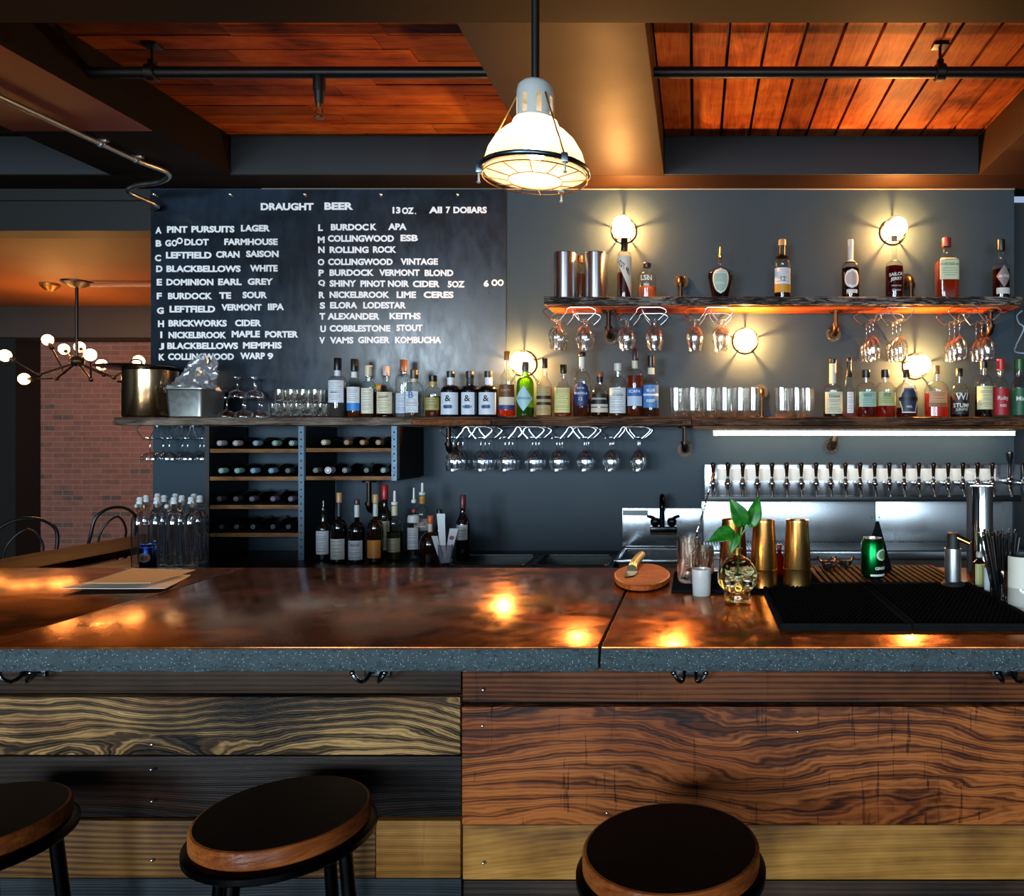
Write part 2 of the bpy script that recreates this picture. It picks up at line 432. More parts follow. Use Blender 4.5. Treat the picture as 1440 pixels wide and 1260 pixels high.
struct('wall_brick', MB().box((BX0, 8.0, 0), (WL+.5, 8.12, pz(478, 8.0)+.02)), brick())
struct('wall_dark_left', MB().box((-9.15, 7.7, 0), (BX0+.02, 7.99, 2.48)), paint('#121212', .6))
struct('wall_side', MB().box((WL+.35, 4.36, 0), (WL+.5, 7.99, OC)), paint('#171717', .6))

# ---------------------------------------------------------------- bar counter
BT = 1.08; BF, BB = 1.32, 2.12; PP = 1.68
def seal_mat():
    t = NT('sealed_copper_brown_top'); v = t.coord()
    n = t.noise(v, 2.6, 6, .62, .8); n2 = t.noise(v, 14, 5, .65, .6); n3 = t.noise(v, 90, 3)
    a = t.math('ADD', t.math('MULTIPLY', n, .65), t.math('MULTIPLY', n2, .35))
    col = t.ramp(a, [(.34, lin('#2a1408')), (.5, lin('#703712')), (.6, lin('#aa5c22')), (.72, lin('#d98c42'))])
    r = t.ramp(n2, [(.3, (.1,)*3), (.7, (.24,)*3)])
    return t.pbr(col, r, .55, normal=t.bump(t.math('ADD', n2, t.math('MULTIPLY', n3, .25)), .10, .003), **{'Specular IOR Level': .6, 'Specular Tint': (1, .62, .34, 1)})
def conc_mat():
    t = NT('rough_concrete'); v = t.coord()
    n = t.noise(v, 18, 6, .7); n2 = t.noise(v, 120, 3, .6)
    vo = t.n('ShaderNodeTexVoronoi', {'Vector': v, 'Scale': 210}).outputs[0]
    col = t.mix(n, lin('#1a272b'), lin('#3b4b50'))
    col = t.mix(t.math('LESS_THAN', vo, .16), col, lin('#93a3a6'))
    col = t.mix(t.math('GREATER_THAN', n2, .62), col, lin('#22282b'))
    return t.pbr(col, .75, 0, normal=t.bump(t.math('ADD', n, n2), .9, .006))
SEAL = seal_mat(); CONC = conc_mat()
def slab(x0, x1, label):
    t = thing('bar_top_slab', label, 'counter top', ((x0+x1)/2, BF, BT), group='concrete slabs of the bar top'); hw = (x1-x0)/2-.0025
    rnd = random.Random(int(x0*100)); m = MB(); n = max(8, int((x1-x0)*70)); k = 7
    vs = []; fs = []
    for i in range(n+1):
        x = -hw+2*hw*i/n
        for j in range(k+1):
            u = j/k; z = -.004-.038*u; bul = .006*math.sin(PI*u)
            vs.append((x, -bul+rnd.uniform(-.0022, .0022)*(1 if j > 0 else 0), z+rnd.uniform(-.0012, .0012)*(1 if 0 < j else 0)))
    for i in range(n):
        for j in range(k):
            a = i*(k+1)+j; fs.append((a, a+1, a+k+2, a+k+1))
    m.add(vs, fs); m.box((-hw, .002, -.041), (hw, BB-BF, -.0045))
    m.build('concrete_core', CONC, t, ang=60)
    MB().bbox((-hw, 0.0, -.0045), (hw, BB-BF, 0), .0018).build('sealed_surface', SEAL, t)
    return t
SX = [-3.6, px(885, 1.897)+.0, 1.9]
s1, s2 = -1.243, -.167
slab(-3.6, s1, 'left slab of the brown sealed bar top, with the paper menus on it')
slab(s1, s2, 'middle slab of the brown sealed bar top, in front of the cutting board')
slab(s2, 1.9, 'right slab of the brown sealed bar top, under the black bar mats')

bar = thing('bar_counter', 'bar counter front clad in burnt mixed wood planks under the concrete top', 'bar counter', (0, PP, 0))
XS = px(652, PP)
def zp(y): return pz(y, PP)
def plank(x0, x1, ya, yb, m, lab=None, th=.02):
    a, b = zp(yb), zp(ya); cx, cz = (x0+x1)/2, (a+b)/2
    o = MB().bbox((x0-cx, 0, a-cz), (x1-cx, .03, b-cz), .0025).build('plank', m, bar, loc=(cx, -th, cz))
    if lab: o['label'] = lab
    return o
L0, R0 = -3.4, 1.8
W = wood
plank(L0, XS-.002, 936, 972.5, W('p1', '#0b0807', '#1e150f', '#3b2818', rings=2, freq=(.8, 9, 9), seed=1, lines=90), 'dark brown top plank', .012)
plank(L0, XS-.002, 976.5, 1057, W('p2', '#0e0b09', '#3c2b1a', '#a98250', rings=5, freq=(3.0, 9, 9), seed=8, contrast=1.25, fine=.42, bias=-.12, red='#5a2d15', bump=.6, lines=52, knots=.55), 'plank with bold gold and black grain', .018)
plank(L0, XS-.002, 1061, 1146, W('p3', '#080706', '#15100d', '#2f2118', rings=4, freq=(1.0, 6, 6), seed=3, red='#4a2110', lines=80, knots=.6), 'almost black plank', .010)
plank(L0, px(532, PP), 1149, 1229, W('p4', '#1c110a', '#4a301a', '#7d5529', rings=3, freq=(.8, 8, 8), seed=4, contrast=1.2, bias=-.16, lines=60, knots=.5), 'mid brown grained plank', .016)
plank(px(532, PP)+.001, XS-.002, 1149, 1229, W('p4b', '#523314', '#805524', '#a17236', rings=3, freq=(.8, 6, 6), seed=14, contrast=.5, lines=50, saw=.12), 'short blond plank', .016)
plank(L0, XS-.002, 1232, 1330, W('p5', '#121619', '#1d2427', '#2c3335', rings=2, freq=(.8, 9, 9), seed=5, contrast=.4, lines=40), 'blue grey plank', .010)
plank(XS+.002, R0, 936, 983, W('q1', '#100906', '#35190d', '#6a3a1c', rings=3, freq=(.8, 10, 10), seed=6, contrast=1.2, bump=.5, lines=95, saw=.1), 'dark red brown top plank', .016)
plank(XS+.002, R0, 989.5, 1153.5, W('q2', '#0a0402', '#48200c', '#9c5628', rings=7, freq=(1.8, 6.5, 6.5), seed=12, contrast=1.1, fine=.45, red='#73330f', bump=.5, bias=.02, lines=26, knots=.45, saw=.22), 'broad reddish plank with dark knots', .020)
plank(XS+.002, R0, 1156, 1232, W('q4', '#5a3816', '#8f622b', '#b98746', rings=3, freq=(.7, 5, 5), seed=8, contrast=.35, fine=.4, lines=40, knots=.4), 'blond pale plank', .014)
plank(XS+.002, R0, 1235, 1330, W('q5', '#0d0a08', '#241811', '#3d2b1e', rings=3, freq=(.9, 8, 8), seed=11, lines=80), 'dark brown lower plank', .010)
MB().box((L0, .012, .02), (R0, .05, BT-.045)).build('backing_panel', paint('#0a0a0a', .8), bar)
MB().box((L0, .05, .02), (R0, .42, .08)).box((L0, .36, .08), (R0, .42, BT-.045)).box((L0, .05, BT-.07), (R0, .36, BT-.045)).build('carcass', BLACKP, bar)
NAIL = metal('#c8ccd0', .3)
nm = MB()
for x, y in ((683, 966), (682, 1016), (222, 1077), (223, 1121), (223, 1203), (223, 1042), (683, 1207), (855, 1137), (1120, 1024)):
    nm.sphere((px(x, PP), -.0195, zp(y)), .0038, 8, 6)
nm.build('nail_heads', NAIL, bar)
# purse hooks under the slab
HK = metal('#6b6f73', .2)
def hook(i, x):
    t = thing('purse_hook', 'dark metal double purse hook under the bar edge, %s from the left' % ORD[i], 'hook', (px(x, 1.62), 1.664, zp(948)+.012), group='purse hooks under the bar top')
    MB().bbox((-.028, -.004, -.012), (.028, .001, .014), .002).build('back_plate', HK, t)
    for s in (-1, 1):
        MB().tube(chain([(s*.012, -.004, .002), (s*.013, -.02, -.008), (s*.017, -.036, -.012), (s*.026, -.045, -.004), (s*.034, -.046, .008)]), .0042, 8).sphere((s*.034, -.046, .010), .0062, 10, 8).build('prong', HK, t)
for i, x in enumerate((22, 519, 970, 1424)): hook(i, x)

# ---------------------------------------------------------------- stools
def seat_mats():
    t = NT('stool_seat_varnish'); v = t.coord((2, 14, 2)); n = t.noise(v, 1.5, 4)
    top = t.pbr(t.mix(n, lin('#140b06'), lin('#22130b')), .5, 0, **{'Specular IOR Level': .12})
    edge = wood('stool_edge', '#3a1a0b', '#743a18', '#a05a28', rings=4, freq=(3, 3, 18), rough=.3, seed=21, contrast=.5)
    return top, edge
ST, SE = seat_mats(); TUBEM = metal('#1c1c1d', .3)
def stool(x, y, rz, label):
    t = thing('bar_stool', label, 'stool', (x, y, 0), rz, 'backless bar stools'); h = .74; R = .152
    MB().lathe([(R-.004, -.034), (R, -.030), (R, -.006), (R-.003, -.002), (R-.007, -.001)], 56, cap=False).lathe([(1e-4, -.033), (R-.004, -.034)], 56, cap=False).build('seat_edge', SE, t, loc=(0, 0, h))
    MB().lathe([(R-.007, -.0012), (R-.012, -.003), (R-.03, -.006), (.06, -.009), (1e-4, -.010)], 56).build('seat_top', ST, t, loc=(0, 0, h))
    MB().lathe([(R-.035, -.052), (R+.004, -.056), (R+.011, -.050), (R+.011, -.040), (R+.003, -.035), (R-.035, -.036), (R-.035, -.052)], 56, cap=False).build('seat_ring', TUBEM, t, loc=(0, 0, h))
    for k in range(4):
        a = PI/4+k*PI/2
        p = [(math.cos(a)*.125, math.sin(a)*.125, h-.045), (math.cos(a)*.14, math.sin(a)*.14, h-.2), (math.cos(a)*.185, math.sin(a)*.185, .012)]
        lg = MB().tube(p, .0125, 14).build('leg', TUBEM, t)
        MB().cyl((p[2][0], p[2][1], 0), (p[2][0], p[2][1], .02), .016).build('foot_cap', BLACKP, lg)
    MB().tube([(math.cos(2*PI*k/32)*.172, math.sin(2*PI*k/32)*.172, .24) for k in range(32)], .009, 10, closed=True).build('foot_ring', TUBEM, t)
    return t
stool(px(-45, 1.42), 1.42, .2, 'round dark wooden bar stool cut off at the left edge of the photo')
stool(px(399, 1.445), 1.445, .62, 'round dark wooden bar stool in front of the gold grained plank, its amber edge lit')
stool(px(944, 1.325), 1.325, .15, 'round dark wooden bar stool in front of the broad reddish plank')

# ---------------------------------------------------------------- shelves
SF = 3.95
UZ = pz(417, SF); LZ = pz(587, SF)
def shelf(name, label, x0, x1, zt, th, m, edge=None, front=SF, seed=0, grp='wall shelves of rough plank'):
    t = thing(name, label, 'shelf', ((x0+x1)/2, front, zt), group=grp); hw = (x1-x0)/2
    rnd = random.Random(seed); n = 50; vs = []; fs = []
    D = WY-front-.002
    prof = [(D, 0), (0.004, 0), (0, -.004), (-.002, -th*.5), (0, -th+.003), (.004, -th), (D, -th)]
    for i in range(n+1):
        x = -hw+2*hw*i/n; w1 = rnd.uniform(-.0025, .0025); w2 = rnd.uniform(-.002, .002)
        for j, (y, z) in enumerate(prof):
            vs.append((x, y+(w1 if 1 < j < 5 else 0), z+(w2 if 3 < j < 6 else 0)))
    k = len(prof)
    for i in range(n):
        for j in range(k): fs.append((i*k+j, i*k+(j+1) % k, (i+1)*k+(j+1) % k, (i+1)*k+j))
    fs.append(tuple(reversed(range(k)))); fs.append(tuple(range(n*k, (n+1)*k)))
    MB().add(vs, fs).build('board', m, t)
    return t
burnt = W('burnt', '#0b0a0a', '#2a2320', '#8d8279', rings=12, freq=(2.2, 7, 26), seed=31, contrast=1.3, fine=.25, bump=.8)
sh_up = shelf('wall_shelf', 'upper wall shelf of burnt plank with an orange batten beneath', px(765, SF), px(1437, SF), UZ, .042, burnt, seed=1)
ORW = W('orange_batten', '#4a1e0c', '#8c3f18', '#b9642c', rings=4, freq=(.7, 8, 8), seed=33, contrast=.5, rough=.4)
MB().bbox((px(775, 4.1)-px(1101, SF), .03, -.049), (px(1420, 4.1)-px(1101, SF), .24, -.0425), .002).build('batten', ORW, sh_up)
rawg = W('raw_grey', '#1f1813', '#54453a', '#8a7a6b', rings=7, freq=(1.2, 8, 20), seed=34, contrast=.8)
rawo = W('raw_orange', '#1d120b', '#6e3c1d', '#a2673a', rings=5, freq=(1.6, 8, 20), seed=35, contrast=.7)
rawd = W('raw_dark', '#0d0908', '#2a1a12', '#6d4a33', rings=10, freq=(1.1, 8, 24), seed=36, contrast=1.1, bump=.7)
brn = W('raw_brown', '#1b100a', '#4a2c1a', '#6d452a', rings=6, freq=(1.1, 8, 24), seed=37, contrast=.8)
shelf('wall_shelf', 'grey brown raw plank shelf over the wine rack, with the glass stacks on it', px(160, SF), px(582, SF), LZ, .040, rawg, seed=2)
shelf('wall_shelf', 'dark grained middle plank of the lower shelf, under the whisky bottles', px(583, SF), px(972, SF), LZ+.004, .048, rawd, seed=3)
shelf('wall_shelf', 'dark brown plank shelf above the beer taps', px(973, SF), px(1462, SF), LZ+.002, .044, rawd, seed=5)
# orange end board visible at the joint
o = shelf('shelf_edging', 'short orange brown board on the shelf edge below the three black bottles', px(578, SF-.012), px(690, SF-.012), LZ-.012, .030, rawo, front=SF-.012, seed=6, grp=None)
# light strip under the right plank
ls = thing('light_strip', 'bright warm white light strip under the shelf above the beer taps', 'light', (px(1215, 4.02), 4.02, 1.476))
hw = (px(1428, 4.02)-px(1003, 4.02))/2
MB().box((-hw, -.012, -.006), (hw, .012, 0)).build('channel', metal('#b9b9b9', .4), ls)
MB().bbox((-hw+.004, -.010, -.026), (hw-.004, .010, -.0062), .003).build('diffuser', glow((1, .84, .58), 30, 'lit_strip'), ls)
# brown board behind the strip under the shelf
sh = thing('shelf_underboard', 'thin raw wooden board fixed under the shelf above the beer taps', 'board', (px(1215, SF), SF+.02, LZ-.043))
MB().bbox((px(975, SF)-px(1215, SF), 0, -.018), (px(1452, SF)-px(1215, SF), .10, 0), .002).build('board', brn, sh)

# pipe brackets
PIPE = metal('#3a3029', .4); PIPEB = metal('#5b4430', .35)
def bracket(x, y_fl, y_end, up, label, m, Yp=4.1):
    """wall flange, elbow, and a pipe to the shelf"""
    zf = pz(y_fl, 4.18); X = px(x, Yp); z_end = y_end
    t = thing('pipe_bracket', label, 'bracket', (X, WY, zf), group='iron pipe shelf brackets')
    s = 1 if up else -1
    d = WY-Yp
    fl = MB().cyl((0, -.001, 0), (0, -.010, 0), .042, seg=28).build('wall_flange', m, t)
    MB().cyl((0, -.010, 0), (0, -.028, 0), .024, .021, seg=20).build('collar', m, t)
    b = MB()
    for k in range(4):
        a = PI/4+k*PI/2; b.sphere((.031*math.cos(a), -.011, .031*math.sin(a)), .0048, 8, 6)
    b.build('bolts', metal('#8e8a84', .3), fl)
    arc = [(0, -.026, 0), (0, -d+.035, 0)]+[(0, -d+.035-.035*math.sin(k*PI/12), s*.035*(1-math.cos(k*PI/12))) for k in range(1, 7)]
    MB().tube(arc, .0175, 14).build('elbow', m, t)
    MB().cyl((0, -d, s*.030), (0, -d, s*.046), .021, seg=18).build('elbow_collar', m, t)
    dz = z_end-zf
    MB().cyl((0, -d, s*.04), (0, -d, dz), .0125, seg=14).build('pipe', m, t)
    MB().cyl((0, -d, dz-s*.008), (0, -d, dz-s*.001), .036, seg=24).build('shelf_flange', m, t)
UB, LB = UZ-.0495, LZ-.0445
bracket(856, 474, UB, 1, 'iron pipe bracket under the left end of the upper shelf', PIPE)
bracket(1176, 470, UB, 1, 'rusty pipe bracket under the upper shelf, above the ribbed tumblers', PIPEB)
bracket(1393, 471, UB, 1, 'pipe bracket under the right end of the upper shelf', PIPEB)
bracket(957, 395, UZ+.0005, -0 or False, 'pipe bracket standing on the upper shelf beside the decanter bottle', PIPEB)
bracket(1281, 395, UZ+.0005, False, 'pipe bracket standing on the upper shelf behind the dark red rum bottle', PIPEB)
bracket(1071, 551, LZ+.0025, False, 'brass toned pipe bracket standing on the lower shelf between the tumbler groups', PIPEB)
bracket(963, 632, LB, 1, 'iron pipe bracket under the lower shelf beside the hanging wine glasses', PIPE)
bracket(1173, 628, LZ-.060, 1, 'iron pipe bracket in front of the light strip', PIPE)
bracket(631, 634, LB, 1, 'black pipe bracket behind the leftmost hanging wine glasses', PIPE)
bracket(519, 716, pz(676, 4.1), 1, 'black pipe bracket below the short wine rack', PIPE)

# ---------------------------------------------------------------- menu board
ink = None
BYf = 4.185
def board_mat():
    t = NT('blackboard'); v = t.coord(); n = t.noise(v, 2.2, 6, .65, .6); n2 = t.noise(t.coord((3, 3, 1.2)), 6, 5, .6)
    col = t.mix(t.ramp(n, [(.4, (0, 0, 0)), (.75, (1, 1, 1))]), lin('#161d24'), lin('#2c3a4a'))
    return t.pbr(col, t.ramp(n2, [(.3, (.24,)*3), (.7, (.40,)*3)]), 0, **{'Specular IOR Level': .5})
bx0, bx1 = px(212, BYf), px(711.5, BYf)
bz0, bz1 = LZ+.002, pz(266, BYf)
mb_ = thing('menu_board', 'large blackboard with the white lettered draught beer list', 'menu board', ((bx0+bx1)/2, BYf, (bz0+bz1)/2))
ox, oz = (bx0+bx1)/2, (bz0+bz1)/2
MB().bbox((bx0-ox, 0, bz0-oz), (bx1-ox, .013, bz1-oz), .001).build('panel', board_mat(), mb_)
for x in (217, 323.9, 428.6, 535.5, 643.5):
    MB().sphere((px(x, BYf)-ox, -.002, pz(273.5, BYf)-oz), .0105, 12, 8).build('screw', metal('#d5dbe0', .3), mb_)
ROWS = [
 [('DRAUGHT', 462, 668, 85), ('BEER', 710, 822, 83), ('13', 975, 1006, 99), ('OZ', 1012, 1058, 101), ('.', 1062, 1067, 112), ('All', 1117, 1168, 98), ('7', 1183, 1200, 98), ('DOllARS', 1212, 1342, 98)],
 [('A', 52, 76, 177), ('PINT', 97, 177, 174), ('PURSUITS', 192, 360, 173), ('LAGER', 385, 498, 169)],
 [('B', 53, 76, 228), ('G', 90, 113, 227), ('O', 115, 137, 227), ('O', 134, 159, 218), ('DLOT', 165, 260, 223), ('FARMHOUSE', 320, 528, 222)],
 [('C', 50, 74, 285), ('LEFTFIELD', 93, 271, 274), ('CRAN', 288, 380, 271), ('SAISON', 405, 532, 269)],
 [('D', 55, 80, 327), ('BLACKBELLOWS', 95, 384, 327), ('WHITE', 420, 528, 325)],
 [('E', 57, 78, 379), ('DOMINION', 95, 278, 379), ('EARL', 296, 388, 378), ('GREY', 411, 510, 377)],
 [('F', 57, 77, 433), ('BURDOCK', 101, 273, 433), ('TE', 300, 347, 431), ('SOUR', 391, 487, 429)],
 [('G', 58, 85, 490), ('LEFTFIELD', 107, 285, 484), ('VERMONT', 309, 466, 477), ('IIPA', 490, 553, 475)],
 [('H', 62, 86, 541), ('BRICKWORKS', 103, 330, 539), ('CIDER', 362, 464, 538)],
 [('I', 71, 79, 584), ('NICKELBROOK', 103, 328, 585), ('MAPLE', 349, 459, 581), ('PORTER', 479, 608, 582)],
 [('J', 66, 86, 629), ('BLACKBELLOWS', 98, 374, 627), ('MEMPHIS', 393, 544, 625)],
 [('K', 65, 89, 671), ('COLLINGWOOD', 101, 358, 669), ('WARP', 382, 479, 666), ('9', 488, 511, 667)],
 [('L', 686, 704, 167), ('BURDOC', 735, 882, 165), ('K', 889, 913, 164), ('APA', 958, 1030, 163)],
 [('M', 684, 711, 214), ('COLLINGWOOD', 723, 981, 209), ('ESB', 1006, 1074, 207)],
 [('N', 686, 711, 253), ('ROLLING', 730, 882, 253), ('ROCK', 899, 990, 252)],
 [('O', 684, 710, 301), ('COLLINGWOOD', 724, 976, 300), ('VINTAGE', 1006, 1152, 299)],
 [('P', 687, 708, 343), ('BURDOCK', 730, 903, 342), ('VERMONT', 923, 1081, 342), ('BLOND', 1100, 1212, 343)],
 [('Q', 686, 713, 383), ('SHINY', 730, 834, 384), ('PINOT', 850, 947, 385), ('NOIR', 957, 1040, 385), ('CIDER', 1054, 1159, 386), ('5OZ', 1190, 1256, 387), ('6', 1330, 1350, 384), ('O', 1360, 1384, 381), ('O', 1384, 1408, 381)],
 [('R', 688, 711, 429), ('NICKELBROOK', 730, 963, 428), ('LIME', 991, 1067, 428), ('CERES', 1096, 1213, 428)],
 [('S', 692, 713, 470), ('ELORA', 732, 838, 469), ('LODESTAR', 861, 1028, 469)],
 [('T', 691, 713, 512), ('ALEXANDER', 722, 925, 512), ('KEITHS', 963, 1085, 511)],
 [('U', 694, 716, 561), ('COBBLESTONE', 730, 967, 559), ('STOUT', 990, 1092, 557)],
 [('V', 690, 712, 606), ('VAMS', 731, 823, 605), ('GINGER', 841, 965, 604), ('KOMBUCHA', 985, 1165, 604)],
]
WHITE_INK = paint('#ffffff', .45)
K = 1440/520
for ri, row in enumerate(ROWS):
    m = MB()
    for wi, (s, a, b, yc) in enumerate(row):
        vs, fs, w_, h_ = text_geo(s, .048)
        xa, xb = px(200+a/K, BYf), px(200+b/K, BYf); hgt = (29 if ri == 0 and wi < 2 else 26)/K/F*BYf
        if s == '.': hgt = .008
        zc = pz(260+yc/K, BYf)
        m.add([(xa+(x/w_)*(xb-xa)-ox, -.0015, zc+(y/h_-.5)*hgt-oz) for x, y in vs], fs)
    m.build('lettering', WHITE_INK, mb_, smooth=False)
# chalk sign at the far right
cb = thing('chalk_sign', 'small dark chalk sign with a white scroll at the right edge of the photo', 'sign', (px(1429, 4.4), 4.44, pz(505, 4.4)))
hh = pz(428, 4.4)-pz(505, 4.4)
MB().bbox((0, 0, 0), (.3, .012, hh), .002).build('panel', paint('#141d26', .5), cb)
MB().tube(chain([(.05, -.002, hh-.03), (.02, -.002, hh-.06), (.03, -.002, hh-.1), (.06, -.002, hh-.13), (.03, -.002, hh-.2), (.015, -.002, .08), (.03, -.002, .04), (.29, -.002, .04)]), .004, 6).build('chalk_scroll', paint('#c9d6de', .8), cb)

# ---------------------------------------------------------------- bottles
CLEAR = thin_glass('#f6faf8', .6); GREENG = thin_glass('#6fae3a', .35, 1.0, 'green_glass')
TEALG = thin_glass('#b9d8d6', .4); BLKG = None
def dark_glass(c, rough=.06):
    k = ('dg', c)
    if k not in _mc:
        t = NT('dark_glass'); _mc[k] = t.pbr(lin(c), rough, 0, **{'Specular IOR Level': .7})
    return _mc[k]
def lit_green():
    t = NT('green_bottle_glass')
    d = t.n('ShaderNodeBsdfTranslucent', {0: lin('#8cc23a')}).outputs[0]; e = t.n('ShaderNodeBsdfTransparent', {0: lin('#8fce4a')}).outputs[0]
    g = t.n('ShaderNodeBsdfGlossy', {0: (1, 1, 1), 'Roughness': .06}).outputs[0]; df = t.n('ShaderNodeBsdfDiffuse', {0: lin('#3f7a1c')}).outputs[0]
    a = t.n('ShaderNodeMixShader', {0: .4, 1: d, 2: e}).outputs[0]; a = t.n('ShaderNodeMixShader', {0: .25, 1: a, 2: df}).outputs[0]
    return t.surf(t.n('ShaderNodeMixShader', {0: t.n('ShaderNodeFresnel', {'IOR': 1.5}).outputs[0], 1: a, 2: g}).outputs[0])
GLASS = {'clear': CLEAR, 'teal': TEALG, 'green': lit_green(), 'black': dark_glass('#08090a'), 'dkgreen': dark_glass('#0c140d'), 'brown': dark_glass('#1a0d06'), 'olive': thin_glass('#9aa36a', .3)}

def bot_prof(R, H, s, n, rn, style, capz):
    pr = [(R*.86, 0), (R*.97, H*.008), (R, H*.03), (R, s*H)]
    K = 8
    for k in range(1, K+1):
        u = k/K
        if style == 'round': r = rn+(R-rn)*math.cos(u*PI/2); z = s+(n-s)*math.sin(u*PI/2)
        elif style == 'slope': r = rn+(R-rn)*(.5+.5*math.cos(u*PI)); z = s+(n-s)*u
        else: r = rn+(R-rn)*(1-u)**1.6; z = s+(n-s)*u
        pr.append((r, z*H))
    pr += [(rn, capz*H)]
    return pr
def interp(pr, z):
    for (r0, z0), (r1, z1) in zip(pr, pr[1:]):
        if z0 <= z <= z1: return r0+(r1-r0)*((z-z0)/(z1-z0) if z1 > z0 else 0)
    return pr[-1][0]
def sup(th, n):
    ca, sa = math.cos(th), math.sin(th)
    return 1 if n == 2 else (abs(ca)**n+abs(sa)**n)**(-1/n)
def wrap(surf, shape, z0, z1, ang, off=.0007, skew=0):
    """label patch following the bottle; ang = half angle in radians around the front"""
    m = MB(); nz, nt = 10, 12; vs = []
    for j in range(nz+1):
        v = j/nz; z = z0+(z1-z0)*v
        if shape == 'o': a = ang*math.sqrt(max(0, 1-(2*v-1)**2))
        elif shape == 'd': a = ang*(1-abs(2*v-1))
        elif shape == 'L': a = ang
        elif shape == 'h': a = ang*(.72+.28*math.cos((v-.5)*PI*1.1)**2 if v < .85 else .6)
        else: a = ang
        for i in range(nt+1):
            t = -a+2*a*i/nt+skew*(.5-v)
            if shape == 'L': t = (-a+1.9*a*(1-v))*(1-i/nt)+a*i/nt
            th = t-PI/2
            x, y = surf(th, z, off); vs.append((x, y, z))
    fs = [(j*(nt+1)+i, j*(nt+1)+i+1, (j+1)*(nt+1)+i+1, (j+1)*(nt+1)+i) for j in range(nz) for i in range(nt)]
    return m.add(vs, fs)
def wrap_text(surf, s, zc, wd, R, hgt=None, off=.0014, slant=0, x0=0):
    vs, fs, w_, h_ = text_geo(s, .02); sc = wd/w_; sy = hgt/h_ if hgt else sc
    out = []
    for x, y in vs:
        X = (x-w_/2)*sc+x0; z = zc+(y-h_/2)*sy+X*slant; a, b = surf(X/R-PI/2, z, off); out.append((a, b, z))
    return MB().add(out, fs)
INKD = '#2a2622'
def bottle(name, label, xp, wp, ytop, Y, zb, style='round', s=.58, n=.72, rn=.34, capz=.88, cap='#16130f', glass='clear', liq=None, lev=.5,
           labels=(), texts=(), sq=2, group=None, capr=1.18, dy=1, band=None, cat='bottle', rz=0, lines=True, tip=None, prof=None):
    H = pz(ytop, Y)-zb; R = wp/F*Y/2
    X = px(xp, Y); t = thing(name, label, cat, (X, Y, zb), rz, group)
    rnr = R*rn; pr = [(r*R, z*H) for r, z in prof] if prof else bot_prof(R, H, s, n, rnr, style, capz)
    seg = 24 if sq == 2 else 32
    def cross(th): return sup(th, sq)
    def surf(th, z, off):
        r = interp(pr, z)*cross(th)+off; return r*math.cos(th), r*math.sin(th)*dy
    # body (bottom section superelliptic, neck round)
    m = MB()
    if sq == 2 and dy == 1: m.lathe(pr, seg)
    else:
        vs = []; fs = []
        for r, z in pr:
            q = sq if r > rnr*1.3 else 2
            d_ = dy if r > rnr*1.3 else 1
            k = min(1, max(0, (r-rnr)/(R-rnr)))
            for i in range(seg):
                a = 2*PI*i/seg; kk = 1+(sup(a, sq)-1)*k; dd = 1+(dy-1)*k
                vs.append((r*kk*math.cos(a), r*kk*math.sin(a)*dd, z))
        for j in range(len(pr)-1):
            for i in range(seg):
                a = j*seg+i; b = j*seg+(i+1) % seg; fs.append((a, b, b+seg, a+seg))
        fs.append(tuple(reversed(range(seg)))); fs.append(tuple(range((len(pr)-1)*seg, len(pr)*seg)))
        m.add(vs, fs)
    m.build('glass_body', GLASS[glass], t, ang=50)
    if liq:
        lp = [(r*.93, max(z, H*.018)) for r, z in pr if z < lev*H]; lp.append((interp(pr, lev*H)*.93, lev*H))
        l = MB()
        if sq == 2 and dy == 1: l.lathe(lp, 20)
        else: l.lathe(lp, 24, n=sq, dy=dy)
        l.build('liquid', liquid(liq), t)
    rc = rnr*capr; z0 = capz*H
    if tip:   # pour spout
        MB().lathe([(rnr*.9, z0-.004), (rc, z0), (rc, z0+.012), (rnr*.5, z0+.016), (rnr*.42, H)], 12).build('pour_spout', metal(tip, .25) if tip != 'w' else flat('#e8e8e2', .4), t)
    else:
        MB().lathe([(rc*.98, z0-.001), (rc, z0+.001), (rc, H-.0025), (rc*.9, H)], 18).build('cap', flat(cap, .35), t)
    if band:
        for bz0, bz1, bc in ([band] if not isinstance(band, list) else band):
            pp = [(interp(pr, (bz0+(bz1-bz0)*k/4)*H)+.0006, (bz0+(bz1-bz0)*k/4)*H) for k in range(5)]
            MB().lathe(pp, 20, cap=False).build('neck_band', flat(bc, .4), t)
    for i, L in enumerate(labels):
        sh, a, b, ang, col = L[:5]
        lb = wrap(surf, sh, a*H, b*H, math.radians(ang), .0007+.0003*i, L[5] if len(L) > 5 else 0).build('label', flat(col, .5), t)
        if lines and i == 0 and (b-a) > .12 and sh == 'r':
            # fine print lines
            pm = MB(); rnd = random.Random(int(xp*10)+i); dk = INKD if sum(lin(col)) > .6 else '#d8d0c0'
            zz = b-.035
            while zz > a+.03:
                wd = rnd.uniform(.35, .8)*ang
                v = wrap(surf, 'r', zz*H-.0012, zz*H+.0004, math.radians(wd), .0011+.0003*i); pm.add(v.v, v.f); zz -= rnd.choice((.028, .036, .05))
            pm.build('print_lines', flat(dk, .6), lb)
    for T in texts:
        st, zc, wd, col = T[:4]; sl = T[4] if len(T) > 4 else 0; hg = T[5] if len(T) > 5 else None
        wrap_text(surf, st, zc*H, wd*2*R, R*1.0, hg*H if hg else None, .0016+.0003*len(labels), sl).build('lettering', flat(col, .5), t, smooth=False)
    return t

YS = 4.05; ZL = LZ+.0005; ZM = LZ+.0045; ZR = LZ+.0025; ZU = UZ+.0005
g1 = 'bottles on the lower shelf'; g2 = 'bottles on the upper shelf'; g3 = 'bottles on the back counter'
AMB = '#a8521a'; RED = '#7a1c10'; DRK = '#3a1408'; GOLD = '#d08a28'
